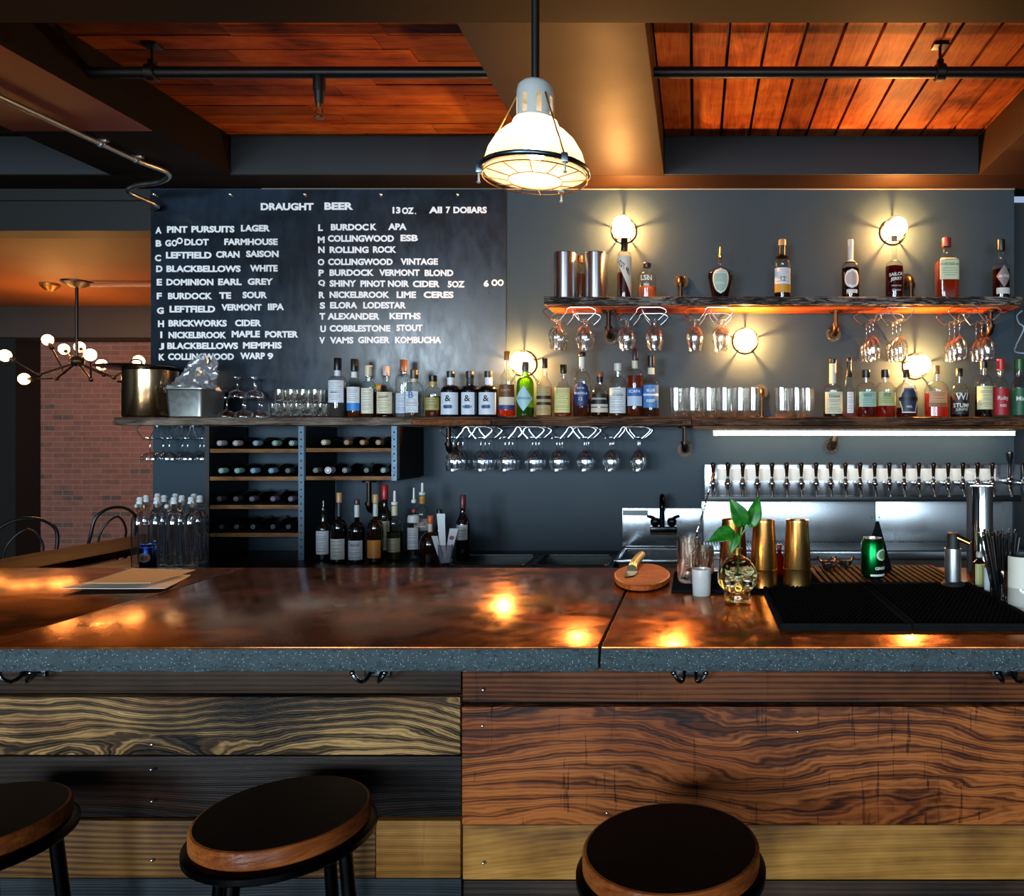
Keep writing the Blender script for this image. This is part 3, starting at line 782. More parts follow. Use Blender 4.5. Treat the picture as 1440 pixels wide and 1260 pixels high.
# lower shelf, left run on the grey plank
bottle('spirit_bottle', 'clear bottle with tall black cap, white label, beside the stacked shot glasses', 475, 24, 503.5, YS, ZL, s=.60, n=.70, rn=.36, capz=.80, cap='#0c0c0d', liq='#8a7f78', lev=.5, labels=[('r', .25, .62, 62, '#dfe3ea')], texts=[('BOND', .42, .35, '#30343c')], band=(.7, .79, '#d8dae6'), group=g1)
bottle('spirit_bottle', 'clear bottle with white label ending in a bright blue band', 498.5, 19.5, 505, YS, ZL, style='slope', s=.52, n=.72, rn=.42, capz=.80, cap='#191714', liq=AMB, lev=.5, labels=[('r', .24, .52, 65, '#e3e6ea'), ('r', .12, .25, 65, '#2f86d8')], band=[(.68, .78, '#e8e8e2'), (.93, .94, '#e8e8e2')], group=g1)
bottle('spirit_bottle', 'bottle with cream cap and tall plain cream label on the grey plank shelf', 518.5, 19.5, 514, YS, ZL, style='round', s=.58, n=.7, rn=.46, capz=.80, cap='#d9c9a4', liq='#6e4a1c', lev=.5, labels=[('r', .08, .56, 58, '#e6e0cc')], group=g1)
bottle('spirit_bottle', 'squat shouldered bottle with pinkish cap and cream label with script', 543, 24.5, 515, YS, ZL, style='cone', s=.50, n=.70, rn=.32, capz=.82, cap='#d8b9a8', liq='#3a2a1c', lev=.48, labels=[('r', .08, .49, 60, '#e2dab8')], texts=[('Glenturret', .40, .6, '#6a5c40', .12)], group=g1)
bottle('spirit_bottle', 'amber bottle half hidden behind the cream labelled pair', 531, 18, 541, 4.13, ZL, s=.6, n=.75, rn=.4, capz=.85, cap='#b08a2a', liq='#d8901c', lev=.7, group=g1)
bottle('spirit_bottle', 'tall clear bottle with copper cap and faint label, behind the round one', 567.5, 21.5, 506, 4.08, ZL, s=.60, n=.76, rn=.40, capz=.80, cap='#8a5436', labels=[('r', .08, .42, 50, '#c9d2e2')], liq='#c8ccd4', lev=.45, group=g1)
bottle('spirit_bottle', 'round shouldered clear bottle with gold black stopper and pale blue label', 582.5, 26, 520, YS-.02, ZL+.001, s=.52, n=.74, rn=.36, capz=.82, cap='#4a3a28', labels=[('r', .10, .54, 42, '#dfe8f2'), ('r', .24, .32, 44, '#d6d0da')], texts=[('B', .47, .25, '#3a6ea8')], band=(.74, .81, '#cfc6a8'), group=g1)
bottle('spirit_bottle', 'short amber bottle with gold green label and black stopper', 609, 22, 528, YS, ZM, s=.56, n=.72, rn=.42, capz=.86, cap='#15110c', liq=AMB, lev=.5, labels=[('r', .16, .47, 66, '#8f8636')], band=(.74, .85, '#c8a24a'), group=g1)
for i, (x, lw, nk, lab) in enumerate(((634, 62, '#e9ecee', 'black bottle with white neck wrap, next to the gold green label'), (661, 42, '#2a2624', 'black bottle with dark striped neck, between two white necked black ones'), (687, 62, '#e9ecee', 'black bottle with white neck wrap, at the right edge of the blackboard'))):
    bottle('spirit_bottle', lab, x, 27, 522, YS, ZM, s=.56, n=.69, rn=.36, capz=.87, cap='#2a2a30', glass='black', labels=[('r', .05, .53, lw, '#d9e3ee'), ('r', .18, .26, lw*.35, '#2a5f9a', 0)], texts=[('&', .40, .3, '#15171a'), ('BLACK', .22, .5, '#1a1c20')], band=[(.70, .86, nk)] + ([(.74, .755, '#b8b4ae'), (.79, .805, '#b8b4ae'), (.84, .855, '#b8b4ae')] if i == 1 else []), group=g1, lines=False)
# lower shelf, middle run
bottle('spirit_bottle', 'tall whisky bottle in front of the glowing wall lamp, brown cream and blue label', 713.5, 23, 494, YS, ZM, style='slope', s=.55, n=.74, rn=.34, capz=.86, cap='#a0622e', liq='#c65a1c', lev=.2, labels=[('r', .30, .49, 66, '#6a3b1c'), ('r', .18, .30, 66, '#e6d7bd'), ('r', .11, .18, 66, '#27407e')], texts=[('FORTY', .40, .6, '#caa35a')], group=g1, lines=False)
bottle('spirit_bottle', 'bright green bottle with a pale blue diamond label', 738.6, 24.5, 509, YS, ZM, s=.56, n=.74, rn=.36, capz=.85, cap='#4e4a42', glass='green', liq='#16260c', lev=.2, labels=[('d', .10, .56, 64, '#a9d3da')], texts=[('DEVERON', .335, .78, '#4a7f8a')], band=(.82, .85, '#6f6a5c'), group=g1)
bottle('spirit_bottle', 'slim bottle with brown cap and tan label crossed by black bands', 765.5, 22, 504, YS, ZM, style='cone', s=.54, n=.72, rn=.34, capz=.84, cap='#3a1f16', liq='#b77a2c', lev=.5, labels=[('r', .03, .52, 64, '#c2a76c'), ('r', .30, .36, 65, '#2b2418'), ('r', .20, .25, 65, '#2b2418')], group=g1)
bottle('spirit_bottle', 'square shouldered bottle with black cap and pale yellow label', 792, 23, 513, YS, ZM, style='cone', s=.56, n=.74, rn=.36, capz=.84, cap='#15110e', liq='#c05a1e', lev=.5, labels=[('r', .08, .55, 52, '#d8cd7c')], sq=4, group=g1)
bottle('spirit_bottle', 'tall clear bottle with black stopper and dark blue oval label', 818.5, 25, 495, YS, ZM, s=.54, n=.71, rn=.32, capz=.94, cap='#17130f', liq='#8e3f1c', lev=.28, labels=[('o', .14, .53, 58, '#1c2c5c'), ('o', .30, .40, 20, '#3a4c84')], texts=[('BRACKLA', .36, .75, '#dfe6f2'), ('12', .275, .2, '#cfd6e6'), ('ROYAL', .44, .4, '#cfd6e6')], band=[(.74, .92, '#e6e2d6')], capr=1.3, group=g1)
bottle('spirit_bottle', 'squat bottle with copper cap and black label with white bands', 843.6, 25, 523, YS, ZM, style='round', s=.45, n=.72, rn=.34, capz=.90, cap='#a0583a', liq='#5a3a1a', lev=.5, labels=[('r', .28, .50, 66, '#15120f'), ('r', .22, .28, 66, '#cfc7b8'), ('r', .10, .20, 66, '#d9c9b4')], texts=[('STRANAHAN', .40, .85, '#e8e2d2')], band=(.77, .89, '#14110f'), group=g1, lines=False)
bottle('spirit_bottle', 'clear bottle with glass stopper and large plain white label', 869, 25, 511, YS, ZM, s=.55, n=.75, rn=.38, capz=.86, cap='#cfd2cc', labels=[('r', .07, .54, 62, '#dfe6e6')], liq='#8a5a3a', lev=.4, texts=[('AULTMORE', .40, .7, '#5a6468')], group=g1)
bottle('spirit_bottle', 'tallest amber bottle with navy neck and blue white label', 893, 23, 490, YS, ZM, s=.58, n=.70, rn=.36, capz=.83, cap='#1d2038', liq='#a8481a', lev=.6, labels=[('r', .30, .42, 66, '#2f63b0'), ('r', .16, .30, 60, '#b9cfe6')], texts=[('SCAPA', .37, .75, '#eef3fa')], band=[(.71, .82, '#d8cfb8'), (.96, .97, '#c9a04a')], group=g1, lines=False)
bottle('spirit_bottle', 'bottle with black cap and blue label at the right end of the whisky row', 915.7, 23, 500.5, YS, ZM, style='slope', s=.54, n=.70, rn=.40, capz=.83, cap='#0f0f10', liq='#7a4424', lev=.5, labels=[('r', .15, .52, 64, '#4a86c6'), ('r', .34, .38, 64, '#dfe9f4')], texts=[('BLUE', .43, .5, '#e8f0fa'), ('REEF', .26, .5, '#e8f0fa')], band=(.70, .80, '#d8d2c2'), group=g1)
# lower shelf, right run
bottle('bourbon_bottle', 'square bottle with long cream neck strip and cream label', 1171, 26, 505, YS, ZR, style='round', s=.48, n=.56, rn=.36, capz=.93, cap='#15120f', liq='#3a2414', lev=.1, labels=[('r', .06, .43, 52, '#d9d3b0')], texts=[('Dickel', .36, .5, '#2f2a20')], band=(.58, .92, '#e0d7bb'), sq=4, group=g1)
bottle('wine_bottle', 'slim champagne shaped bottle with black foil neck and narrow white label', 1194, 20, 503, YS-.02, ZR, style='slope', s=.36, n=.86, rn=.32, capz=.93, cap='#14100f', liq='#c98a86', lev=.12, labels=[('r', .07, .42, 26, '#efe6e2')], band=(.68, .92, '#14100f'), group=g1)
bottle('spirit_bottle', 'square amber bottle with mint green label and striped black cap', 1218, 26, 520, YS, ZR, style='round', s=.60, n=.74, rn=.38, capz=.84, cap='#15120f', liq='#8a2a1a', lev=.3, labels=[('r', .22, .53, 50, '#9fc4ae')], texts=[('MINT', .46, .4, '#4a6a5c')], sq=4, band=(.90, .93, '#d8d2c8'), group=g1)
bottle('spirit_bottle', 'square amber bottle with olive yellow label and striped black cap', 1245, 26, 520, YS, ZR, style='round', s=.60, n=.74, rn=.38, capz=.84, cap='#15120f', liq='#a0301c', lev=.24, labels=[('r', .24, .53, 50, '#b5b878')], texts=[('RYE', .46, .35, '#5c5c34')], sq=4, band=(.90, .93, '#d8d2c8'), group=g1)
bottle('spirit_bottle', 'rounded bottle with dark blue shield label edged in white', 1275, 30, 520, YS, ZR, s=.50, n=.72, rn=.28, capz=.84, cap='#15120f', liq='#5a2418', lev=.2, labels=[('h', .09, .63, 54, '#e6e4e0'), ('h', .115, .60, 48, '#2a3147'), ('r', .34, .42, 60, '#12141c')], texts=[('NO.', .22, .25, '#e9e9ec')], group=g1, lines=False)
bottle('bourbon_bottle', 'wide flask shaped bottle with copper stopper and peach label', 1317, 35, 514, YS, ZR, s=.46, n=.70, rn=.22, capz=.84, cap='#a5663a', liq='#b5431a', lev=.46, labels=[('r', .20, .50, 46, '#d99c6c'), ('r', .20, .28, 48, '#9a6a34')], dy=.6, capr=1.15, group=g1)
bottle('spirit_bottle', 'dark bottle with white printed lettering beside the peach labelled flask', 1349, 26, 518, YS, ZR, s=.50, n=.70, rn=.32, capz=.84, cap='#13110f', liq='#15100d', lev=.44, glass='clear', labels=[('r', .06, .48, 70, '#171310')], texts=[('STUMP', .24, .95, '#eeeae2'), ('W/', .42, .7, '#e6e2da'), ('JUNIPER', .15, .7, '#c8c4bc')], group=g1, lines=False)
bottle('whisky_bottle', 'dark bottle with broad shoulders and a cream label with black brush script', 1383, 25, 508, YS, ZR, s=.58, n=.76, rn=.36, capz=.88, cap='#100e0d', liq='#2e160a', lev=.55, labels=[('r', .14, .55, 62, '#e2dba8')], group=g1)
bottle('liqueur_bottle', 'bottle with red cap and red label', 1407, 22, 505, YS, ZR, style='slope', s=.52, n=.72, rn=.42, capz=.82, cap='#c4262a', labels=[('r', .04, .50, 72, '#b3202a')], texts=[('Ruby', .32, .7, '#f2d8d0'), ('RED', .2, .4, '#f2d8d0')], group=g1, lines=False)
bottle('liqueur_bottle', 'bottle with green cap and green label', 1433, 22, 505, YS, ZR, style='slope', s=.52, n=.72, rn=.42, capz=.82, cap='#2c6a34', labels=[('r', .04, .50, 72, '#1f5c3a')], texts=[('Mint', .32, .7, '#dcead8')], group=g1, lines=False)
# upper shelf
bottle('whisky_bottle', 'slim bottle with black capsule and diagonal white label over red liquid', 878, 20.5, 335, YS, ZU, style='round', s=.70, n=.79, rn=.40, capz=.80, cap='#0e0d0d', liq=RED, lev=.43, labels=[('L', .04, .70, 74, '#e6ddcb')], texts=[('LOT 40', .52, .80, '#3a322c', -1.0, .11)], group=g2, lines=False)
bottle('spirit_bottle', 'small round shouldered clear bottle with dark cork and white script', 909.6, 26.5, 370, YS, ZU, s=.60, n=.76, rn=.36, capz=.88, cap='#2e1c12', liq='#d99a6a', lev=.34, texts=[('LSN', .56, .6, '#f2ece0'), ('gin', .36, .3, '#f2ece0')], capr=1.2, group=g2)
bottle('decanter_bottle', 'bulbous decanter bottle with pour spout and pale green oval label', 1013, 37, 348, YS, ZU, style='round', s=.48, n=.60, rn=.15, capz=.80, liq='#2a1208', lev=.5, labels=[('o', .09, .57, 40, '#e6e8de'), ('o', .12, .54, 34, '#a9c2b0')], texts=[('ROYAL', .28, .4, '#e0e8e0')], tip='#c9a36a', group=g2, prof=[(.55, 0), (.64, .012), (.70, .10), (.86, .27), (.98, .42), (1, .47), (.95, .525), (.72, .575), (.34, .61), (.17, .64), (.15, .70), (.15, .80)])
bottle('whisky_bottle', 'bottle with cork cap and black neck, white label above a yellow one', 1100, 23, 337, YS, ZU, s=.60, n=.74, rn=.38, capz=.90, cap='#b08a5c', liq='#5a1208', lev=.12, labels=[('r', .24, .51, 70, '#e6e8ea'), ('r', .105, .235, 70, '#d79a2a')], texts=[('12', .33, .3, '#5a5a5a')], band=(.70, .89, '#14100e'), capr=1.25, group=g2)
bottle('bourbon_bottle', 'bottle with white foil neck and round white label over dark liquid', 1196, 25, 337, YS, ZU, s=.50, n=.64, rn=.30, capz=.76, cap='#d9cfc4', liq=DRK, lev=.52, labels=[('o', .17, .49, 50, '#e6e0dc'), ('o', .21, .45, 40, '#b9a8a2'), ('r', .09, .15, 36, '#d8d2cc')], band=(.62, .76, '#d9cfc4'), capr=1.05, group=g2)
bottle('rum_bottle', 'dark red bottle with long clear neck and white lettering, below a wall lamp', 1257.7, 25, 332, YS, ZU, s=.48, n=.62, rn=.30, capz=.93, cap='#8a7a68', liq='#6a1008', lev=.52, texts=[('SAILOR', .38, .82, '#f0e6e0', .1), ('JERRY', .30, .66, '#f0e6e0', .1), ('SPICED RUM', .20, .55, '#d8b8b0'), ('92 PROOF', .13, .5, '#e6d6d0')], group=g2)
bottle('bourbon_bottle', 'square bottle with red cap and pale green label', 1331, 30, 334.6, YS, ZU, style='cone', s=.62, n=.78, rn=.36, capz=.86, cap='#8a2a20', liq='#b5501c', lev=.6, labels=[('r', .30, .65, 46, '#cfd8b0')], texts=[('PORT PARKER', .54, .75, '#5c6a48')], sq=5, group=g2)
bottle('rum_bottle', 'dark bottle with black cap and diamond label at the right end of the upper shelf', 1407.5, 24, 337, YS, ZU, style='slope', s=.50, n=.72, rn=.40, capz=.82, cap='#17130f', liq='#4a1c0c', lev=.5, labels=[('d', .18, .56, 50, '#8a7a78'), ('r', .08, .18, 50, '#d8d2ca')], texts=[('ALTOS', .37, .6, '#f0e8e0')], group=g2)
bottle('spirit_bottle', 'amber bottle partly hidden between the two steel canisters', 816, 15, 360, 4.11, ZU, s=.6, n=.75, rn=.4, capz=.86, cap='#8a4a24', liq='#c0701c', lev=.6, group=g2)
# back counter
CT = .823; YC = 3.86
g = dict(group=g3)
bottle('wine_bottle', 'dark bottle with white label showing a leaf, leftmost on the back counter', 455, 19, 704, YC, CT, style='slope', s=.53, n=.66, rn=.36, capz=.84, glass='dkgreen', labels=[('r', .11, .50, 66, '#c3ccd2')], tip='#5a6a5c', **g)
lb_ = bpy.data.objects[-1]
bottle('wine_bottle', 'dark wine bottle with bare cork and grey white label', 477, 22, 692.6, 3.78, CT, style='round', s=.48, n=.62, rn=.30, capz=.86, cap='#b48a58', glass='black', labels=[('r', .06, .35, 62, '#b9bdb8')], band=(.66, .85, '#1d2a33'), capr=1.12, **g)
bottle('wine_bottle', 'dark wine bottle with white neck wrap and white printed label', 502, 22, 702, 3.78, CT, style='round', s=.48, n=.64, rn=.30, capz=.92, cap='#4a2a34', glass='black', labels=[('r', .06, .36, 62, '#bcc4cc')], texts=[('Cabernet', .30, .7, '#3a4048')], band=(.72, .91, '#c9d0d4'), **g)
bottle('wine_bottle', 'dark wine bottle with cork stopper and orange zigzag label', 528, 21, 695, 3.78, CT, style='round', s=.48, n=.64, rn=.30, capz=.87, cap='#c09a64', glass='brown', labels=[('r', .08, .34, 62, '#b87420')], band=(.68, .86, '#b9c9c9'), capr=1.25, lines=False, **g)
bottle('wine_bottle', 'green bottle with red capsule behind the cork stoppered one', 541, 19, 682, 3.98, CT, style='slope', s=.56, n=.72, rn=.42, capz=.80, cap='#b01c20', glass='dkgreen', labels=[('r', .10, .50, 62, '#b5b394')], **g)
bottle('liqueur_bottle', 'clear bottle with white pour spout and cream neck label', 555, 22, 690, 3.88, CT, style='round', s=.52, n=.62, rn=.36, capz=.80, labels=[('r', .12, .32, 60, '#8a8468')], band=(.64, .78, '#cfc9a4'), liq='#5a5a34', lev=.4, tip='w', **g)
bottle('spirit_bottle', 'clear bottle with white pour spout and red collar', 582, 17, 686, 3.88, CT, style='round', s=.56, n=.66, rn=.34, capz=.80, labels=[('r', .15, .45, 60, '#b8c0c4')], band=[(.66, .70, '#a8322c'), (.52, .62, '#c9cfd0')], tip='w', **g)
bottle('spirit_bottle', 'clear bottle with pour spout, gold neck band and red lettered label', 594, 22, 679, 3.98, CT, style='round', s=.56, n=.68, rn=.36, capz=.84, labels=[('r', .36, .52, 62, '#cfc9c4')], texts=[('MELTZER', .45, .8, '#a02c28')], band=(.72, .82, '#c8963a'), tip='w', **g)
bottle('liqueur_bottle', 'round dark bottle with orange cap', 605, 30, 725, 3.78, CT, style='round', s=.34, n=.66, rn=.20, capz=.84, cap='#c65a1a', glass='brown', band=(.66, .83, '#c9c4b8'), capr=1.3, **g)
bottle('wine_bottle', 'slim black bottle behind the glass of paper slips', 618, 16, 716, 3.96, CT, style='slope', s=.55, n=.75, rn=.40, capz=.84, cap='#16161a', glass='black', **g)
bottle('wine_bottle', 'dark wine bottle with red capsule and white label, rightmost on the back counter', 651, 19, 696, YC, CT, style='slope', s=.54, n=.76, rn=.38, capz=.80, cap='#5c1a24', glass='black', labels=[('r', .32, .55, 56, '#aeb4b8')], band=(.955, .975, '#d8d8d4'), **g)

# ---------------------------------------------------------------- steel canisters on the upper shelf
STEEL = aniso('#cdd2d6', .40, .92, .25); STEELD = metal('#9aa0a6', .3, (.02, 1, 1)); CHROME = metal('#d4d8dc', .08)
for x, lab in ((795.5, 'brushed steel canister, left of the two on the upper shelf'), (838.5, 'brushed steel canister, right of the two, beside the diagonal label bottle')):
    h = pz(357, YS)-ZU; r = 33/F*YS/2
    t = thing('steel_canister', lab, 'canister', (px(x, YS), YS, ZU), 0, 'steel canisters on the upper shelf')
    MB().lathe([(r-.002, 0), (r, .002), (r, h-.002), (r-.001, h), (r-.003, h), (r-.003, .004), (1e-4, .004)], 40, cap=False).lathe([(1e-4, 0), (r-.002, 0)], 40, cap=False).build('canister_wall', STEEL, t)
    MB().tube([(math.cos(2*PI*k/40)*(r-.001), math.sin(2*PI*k/40)*(r-.001), h) for k in range(40)], .0018, 6, closed=True).build('rolled_rim', CHROME, t)

# ---------------------------------------------------------------- stemware
GL = thin_glass('#f8fafc', .55, 3.2, 'stemware_glass')
def stem(name, label, cat, prof, loc, group):
    o = MB().lathe(prof, 22, cap=False).build(name, GL, loc=loc, ang=60); return tag(o, label, cat, group)
def wine_prof(H, R, foot, stem_h):   # inverted: foot at z=0 (top), rim at -H
    p = [(1e-4, 0), (foot*.5, -.0015), (foot, -.003), (foot, -.0042), (foot*.4, -.007), (.006, -.014), (.0042, -.03), (.004, -stem_h), (.008, -stem_h-.006)]
    bh = H-stem_h-.006
    for k in range(1, 15):
        u = k/14; r = R*math.sqrt(max(0, 1-(1-u/.55)**2)) if u < .55 else R*(1-.14*((u-.55)/.45)**1.6)
        p.append((max(r, .009), -stem_h-.006-bh*u))
    p.append((p[-1][0]-.0012, p[-1][1])); p.append((p[-2][0]-.0014, p[-1][1]+.01))
    return p
WIRE = metal('#cfd6dc', .18)
def rack(label, xl, xr, ztop, yf, depth, drop=.068):
    """two-channel wire rack under a shelf: front and rear bent wires joined by runner rails"""
    X0 = px(xl, yf); X1 = px(xr, yf); w_ = X1-X0; t = thing('glass_rack', label, 'glass rack', ((X0+X1)/2, yf, ztop), 0, 'wire racks for hanging glasses')
    hw = w_/2; rails = [-hw*.70, -hw*.36, hw*.36, hw*.70]
    def wire(y):
        m = MB()
        for s in (-1, 1):
            m.tube(chain([(s*rails[3], y, -drop), (s*hw*.92, y, -drop*.58), (s*hw, y, -drop*.33), (s*hw*.93, y, -.012), (s*hw*.74, y, -.003), (s*hw*.4, y, -.003), (0, y, -.003)], 5), .0023, 7)
            m.tube(chain([(s*rails[2], y, -drop), (s*hw*.13, y, -drop*.42), (s*hw*.10, y, -.014), (0, y, -.003)], 5), .0023, 7)
        return m
    wire(0).build('front_wire', WIRE, t); wire(depth).build('rear_wire', WIRE, t)
    for r in rails: MB().cyl((r, 0, -drop), (r, depth, -drop), .0022, seg=7).build('rail', WIRE, t)
    return [((X0+X1)/2-hw*.53, ztop-drop), ((X0+X1)/2+hw*.53, ztop-drop)]
YF = 3.97
racks = {}
k_ = 0
names_u = ['under the left end of the upper shelf, first from the left', 'under the upper shelf, second from the left', 'under the upper shelf, beside the low wall lamp', 'under the upper shelf, left of the two holding tall wine glasses', 'under the upper shelf, near its right end']
snif = [(1e-4, 0), (.02, -.001), (.033, -.003), (.033, -.0045), (.012, -.009), (.0055, -.016), (.0055, -.030), (.010, -.036), (.026, -.044), (.040, -.062), (.0455, -.085), (.044, -.108), (.037, -.135), (.034, -.152), (.0328, -.152), (.0335, -.14)]
for i, (a, b) in enumerate(((764, 838), (862, 937), (960, 1031), (1212, 1285), (1334, 1408))):
    ch = rack('bent wire glass rack ' + names_u[i], a, b, UB+.0005, YF, .2)
    for j, (x, z) in enumerate(ch):
        side = ('left', 'right')[j]
        if i < 3:
            for q, y in enumerate((.03, .125)[:2 if i != 1 else 2]):
                stem('beer_snifter', '%s short stemmed snifter glass, %s channel of the %s rack under the upper shelf' % (('front', 'rear')[q], side, ORD[i]), 'glass', snif, (x, YF+y, z+.0075), 'snifter glasses hanging from the upper shelf')
        else:
            pr = wine_prof(.205, .038, .034, .085)
            for q, y in enumerate((.022, .101, .180)):
                stem('wine_glass', '%s tall wine glass, %s channel of the %s rack under the upper shelf' % (('front', 'middle', 'rear')[q], side, ORD[i]), 'glass', pr, (x, YF+y, z+.0075), 'tall wine glasses hanging from the upper shelf')
pr2 = wine_prof(.178, .040, .033, .066)
for i, (a, b) in enumerate(((618.5, 692), (692, 765), (765, 838), (840, 914))):
    ch = rack('bent wire glass rack under the lower shelf, %s from the left above the sinks' % ORD[i], a, b, LB+.0005, YF, .2, .062)
    for j, (x, z) in enumerate(ch):
        for q, y in enumerate((.020, .102, .184)):
            stem('wine_glass', '%s wine glass in the %s hanging row from the left under the lower shelf' % (('front', 'middle', 'rear')[q], ORD[2*i+j]), 'glass', pr2, (x, YF+y, z+.0075), 'wine glasses hanging above the sinks')
# small rack with coupes at the left end
coupe_h = [(1e-4, 0), (.02, -.001), (.032, -.003), (.032, -.0045), (.012, -.008), (.0045, -.016), (.0045, -.070), (.010, -.076), (.030, -.082), (.044, -.094), (.048, -.112), (.047, -.118), (.0458, -.118), (.0465, -.11)]
for i, (a, b) in enumerate(((193, 245), (248, 292))):
    ch = rack('bent wire glass rack under the left end of the lower shelf, %s one' % ('left', 'right')[i], a, b, LB+.006, 3.97, .19, .072)
    for j, (x, z) in enumerate(ch):
        for q, y in enumerate((.03, .13)):
            stem('coupe_glass', '%s hanging coupe glass, %s channel of the %s rack at the left end' % (('front', 'rear')[q], ('left', 'right')[j], ('left', 'right')[i]), 'glass', [(q_*.87, z_) for q_, z_ in coupe_h], (x, 3.97+y, z+.0075), 'coupe glasses hanging at the left end')
# coupes standing upside down in two tiers on the shelf
coupe_u = [(.0415, 0), (.0425, .0005), (.043, .006), (.038, .026), (.024, .036), (.009, .041), (.0045, .047), (.0045, .093), (.012, .100), (.031, .1035), (.031, .105), (1e-4, .106)]
hs = .112
sp = [(319, 4.02), (342, 4.02), (365, 4.02), (330, 4.115), (354, 4.115)]
for i, (x, y) in enumerate(sp):
    stem('coupe_glass', 'upturned coupe glass in the bottom tier beside the steel pan, %s of five' % ORD[i], 'glass', [(r, z) for r, z in coupe_u], (px(x, 4.02), y, ZL), 'coupe glasses stacked upside down')
for i, (x, y) in enumerate(((329, 4.05), (353, 4.05), (341, 4.14))):
    stem('coupe_glass', 'upturned coupe glass in the upper tier beside the steel pan, %s of three' % ORD[i], 'glass', coupe_u, (px(x, 4.02), y, ZL+.1065), 'coupe glasses stacked upside down')
# heavy tumblers and shot glasses
TG = thin_glass('#fcfcfa', .66, 3.2, 'tumbler_glass')
def ribbed(r0, r1, h, nr=12, amp=.0022, base=.014, wall=.003, seg=48):
    m = MB(); vs = []; fs = []
    prof = [(.86, 0, 0), (.97, .004, 1), (1.0, .25*h, 1), (1.0, .8*h, 1), (1.0, h-.004, .2), (1.0, h, 0)]
    inn = [(1, h, 0), (1, .8*h, 0), (1, .3*h, 0), (.9, base, 0), (.01, base, 0)]
    rows = []
    for k, z, a in prof:
        R = (r0+(r1-r0)*z/h)*k; rows.append([(R+amp*a*math.cos(nr*2*PI*i/seg), z, 2*PI*i/seg) for i in range(seg)])
    for k, z, a in inn:
        R = (r0+(r1-r0)*z/h-wall)*k; rows.append([(R, z, 2*PI*i/seg) for i in range(seg)])
    rows.insert(0, [(1e-4, 0, 2*PI*i/seg) for i in range(seg)])
    for row in rows: vs += [(r*math.cos(a), r*math.sin(a), z) for r, z, a in row]
    for j in range(len(rows)-1):
        for i in range(seg):
            a = j*seg+i; b = j*seg+(i+1) % seg; fs.append((a, b, b+seg, a+seg))
    return m.add(vs, fs)
tmb = ribbed(.031, .0365, .152, 10, .0016, .02)
proto = None
def tumbler(x, y, label, grp):
    global proto
    if proto is None:
        proto = tag(tmb.build('tumbler', TG, ang=45), label, 'glass', grp); proto.location = (x, y, ZR); return
    dup(proto, (x, y, ZR), label, group=grp)
for i, x in enumerate((951, 974, 997, 1019, 1041, 1059)):
    tumbler(px(x, 4.0), 4.0, 'ribbed tumbler in the front row of the larger tumbler group, %s from its left' % ORD[i], 'ribbed tumblers, larger group')
for i, x in enumerate((958, 981, 1003, 1026, 1046)):
    tumbler(px(x, 4.09), 4.09, 'ribbed tumbler in the back row of the larger tumbler group, %s from its left' % ORD[i], 'ribbed tumblers, larger group')
for i, x in enumerate((1099, 1120, 1134)):
    tumbler(px(x, 4.0)+(.012 if i == 2 else 0), 4.0+(.0 if i < 2 else .04), 'ribbed tumbler in the front row of the smaller tumbler group, %s from its left' % ORD[i], 'ribbed tumblers, smaller group')
for i, x in enumerate((1106, 1128)):
    tumbler(px(x, 4.1), 4.1+.01, 'ribbed tumbler in the back row of the smaller tumbler group, %s from its left' % ORD[i], 'ribbed tumblers, smaller group')
sg = ribbed(.026, .031, .072, 8, .001, .018, .003, 24); sp_ = None
def shot(x, y, z, label):
    global sp_
    if sp_ is None: sp_ = tag(sg.build('shot_glass', TG, ang=45), label, 'glass', 'stacked shot glasses'); sp_.location = (x, y, z); return
    dup(sp_, (x, y, z), label)
for tier in range(2):
    for row in range(2):
        n_ = 5-tier
        for i in range(n_):
            x = 386+i*16.8+tier*8.4
            shot(px(x, 4.0), 4.0+row*.068, ZL+tier*.0725, 'small thick shot glass, %s tier, %s row, %s from the left' % (('bottom', 'top')[tier], ('front', 'back')[row], ORD[i]))

# ---------------------------------------------------------------- pot, steel pan and plastic bag
yP = 4.05
r = 68/F*yP/2; h = pz(521, yP)-ZL
t = thing('stock_pot', 'tall steel stock pot with wide black rimmed lid at the left shelf end', 'pot', (px(213, yP), yP, ZL))
POT = metal('#c9aa80', .16)
MB().lathe([(r-.012, 0), (r-.004, .002), (r, .010), (r, h*.985), (r+.003, h)], 48).build('pot_body', POT, t)
lid = MB().lathe([(r+.004, h+.001), (r+.052, h+.010), (r+.054, h+.014), (r+.049, h+.018), (r*.6, h+.028), (1e-4, h+.032)], 48, c=(-.045, -.048, 0)).build('lid', paint('#0d0d0e', .25), t)
MB().tube(chain([(-.075, -.048, h+.028), (-.065, -.048, h+.05), (-.025, -.048, h+.05), (-.015, -.048, h+.028)]), .005, 8).build('lid_handle', BLACKP, lid)
MB().tube(chain([(-(r-.002), -.035, h*.75), (-(r+.03), -.03, h*.76), (-(r+.03), .03, h*.76), (-(r-.002), .035, h*.75)]), .005, 8).build('side_handle', CHROME, t)
X0, X1 = px(246, 3.98), px(304, 3.98); cx = (X0+X1)/2; hw = (X1-X0)/2; h = pz(547, 3.97)-ZL
t = thing('steel_pan', 'deep grey steel food pan with rim beside the stock pot', 'pan', (cx, 3.985, ZL))
PANM = metal('#a7aba8', .38)
def rrect(a, b, r, n=6): return [(sx*(a-r)+r*math.cos(t0+k*PI/2/n), sy*(b-r)+r*math.sin(t0+k*PI/2/n)) for sx, sy, t0 in ((1, 1, 0), (-1, 1, PI/2), (-1, -1, PI), (1, -1, 1.5*PI)) for k in range(n+1)]
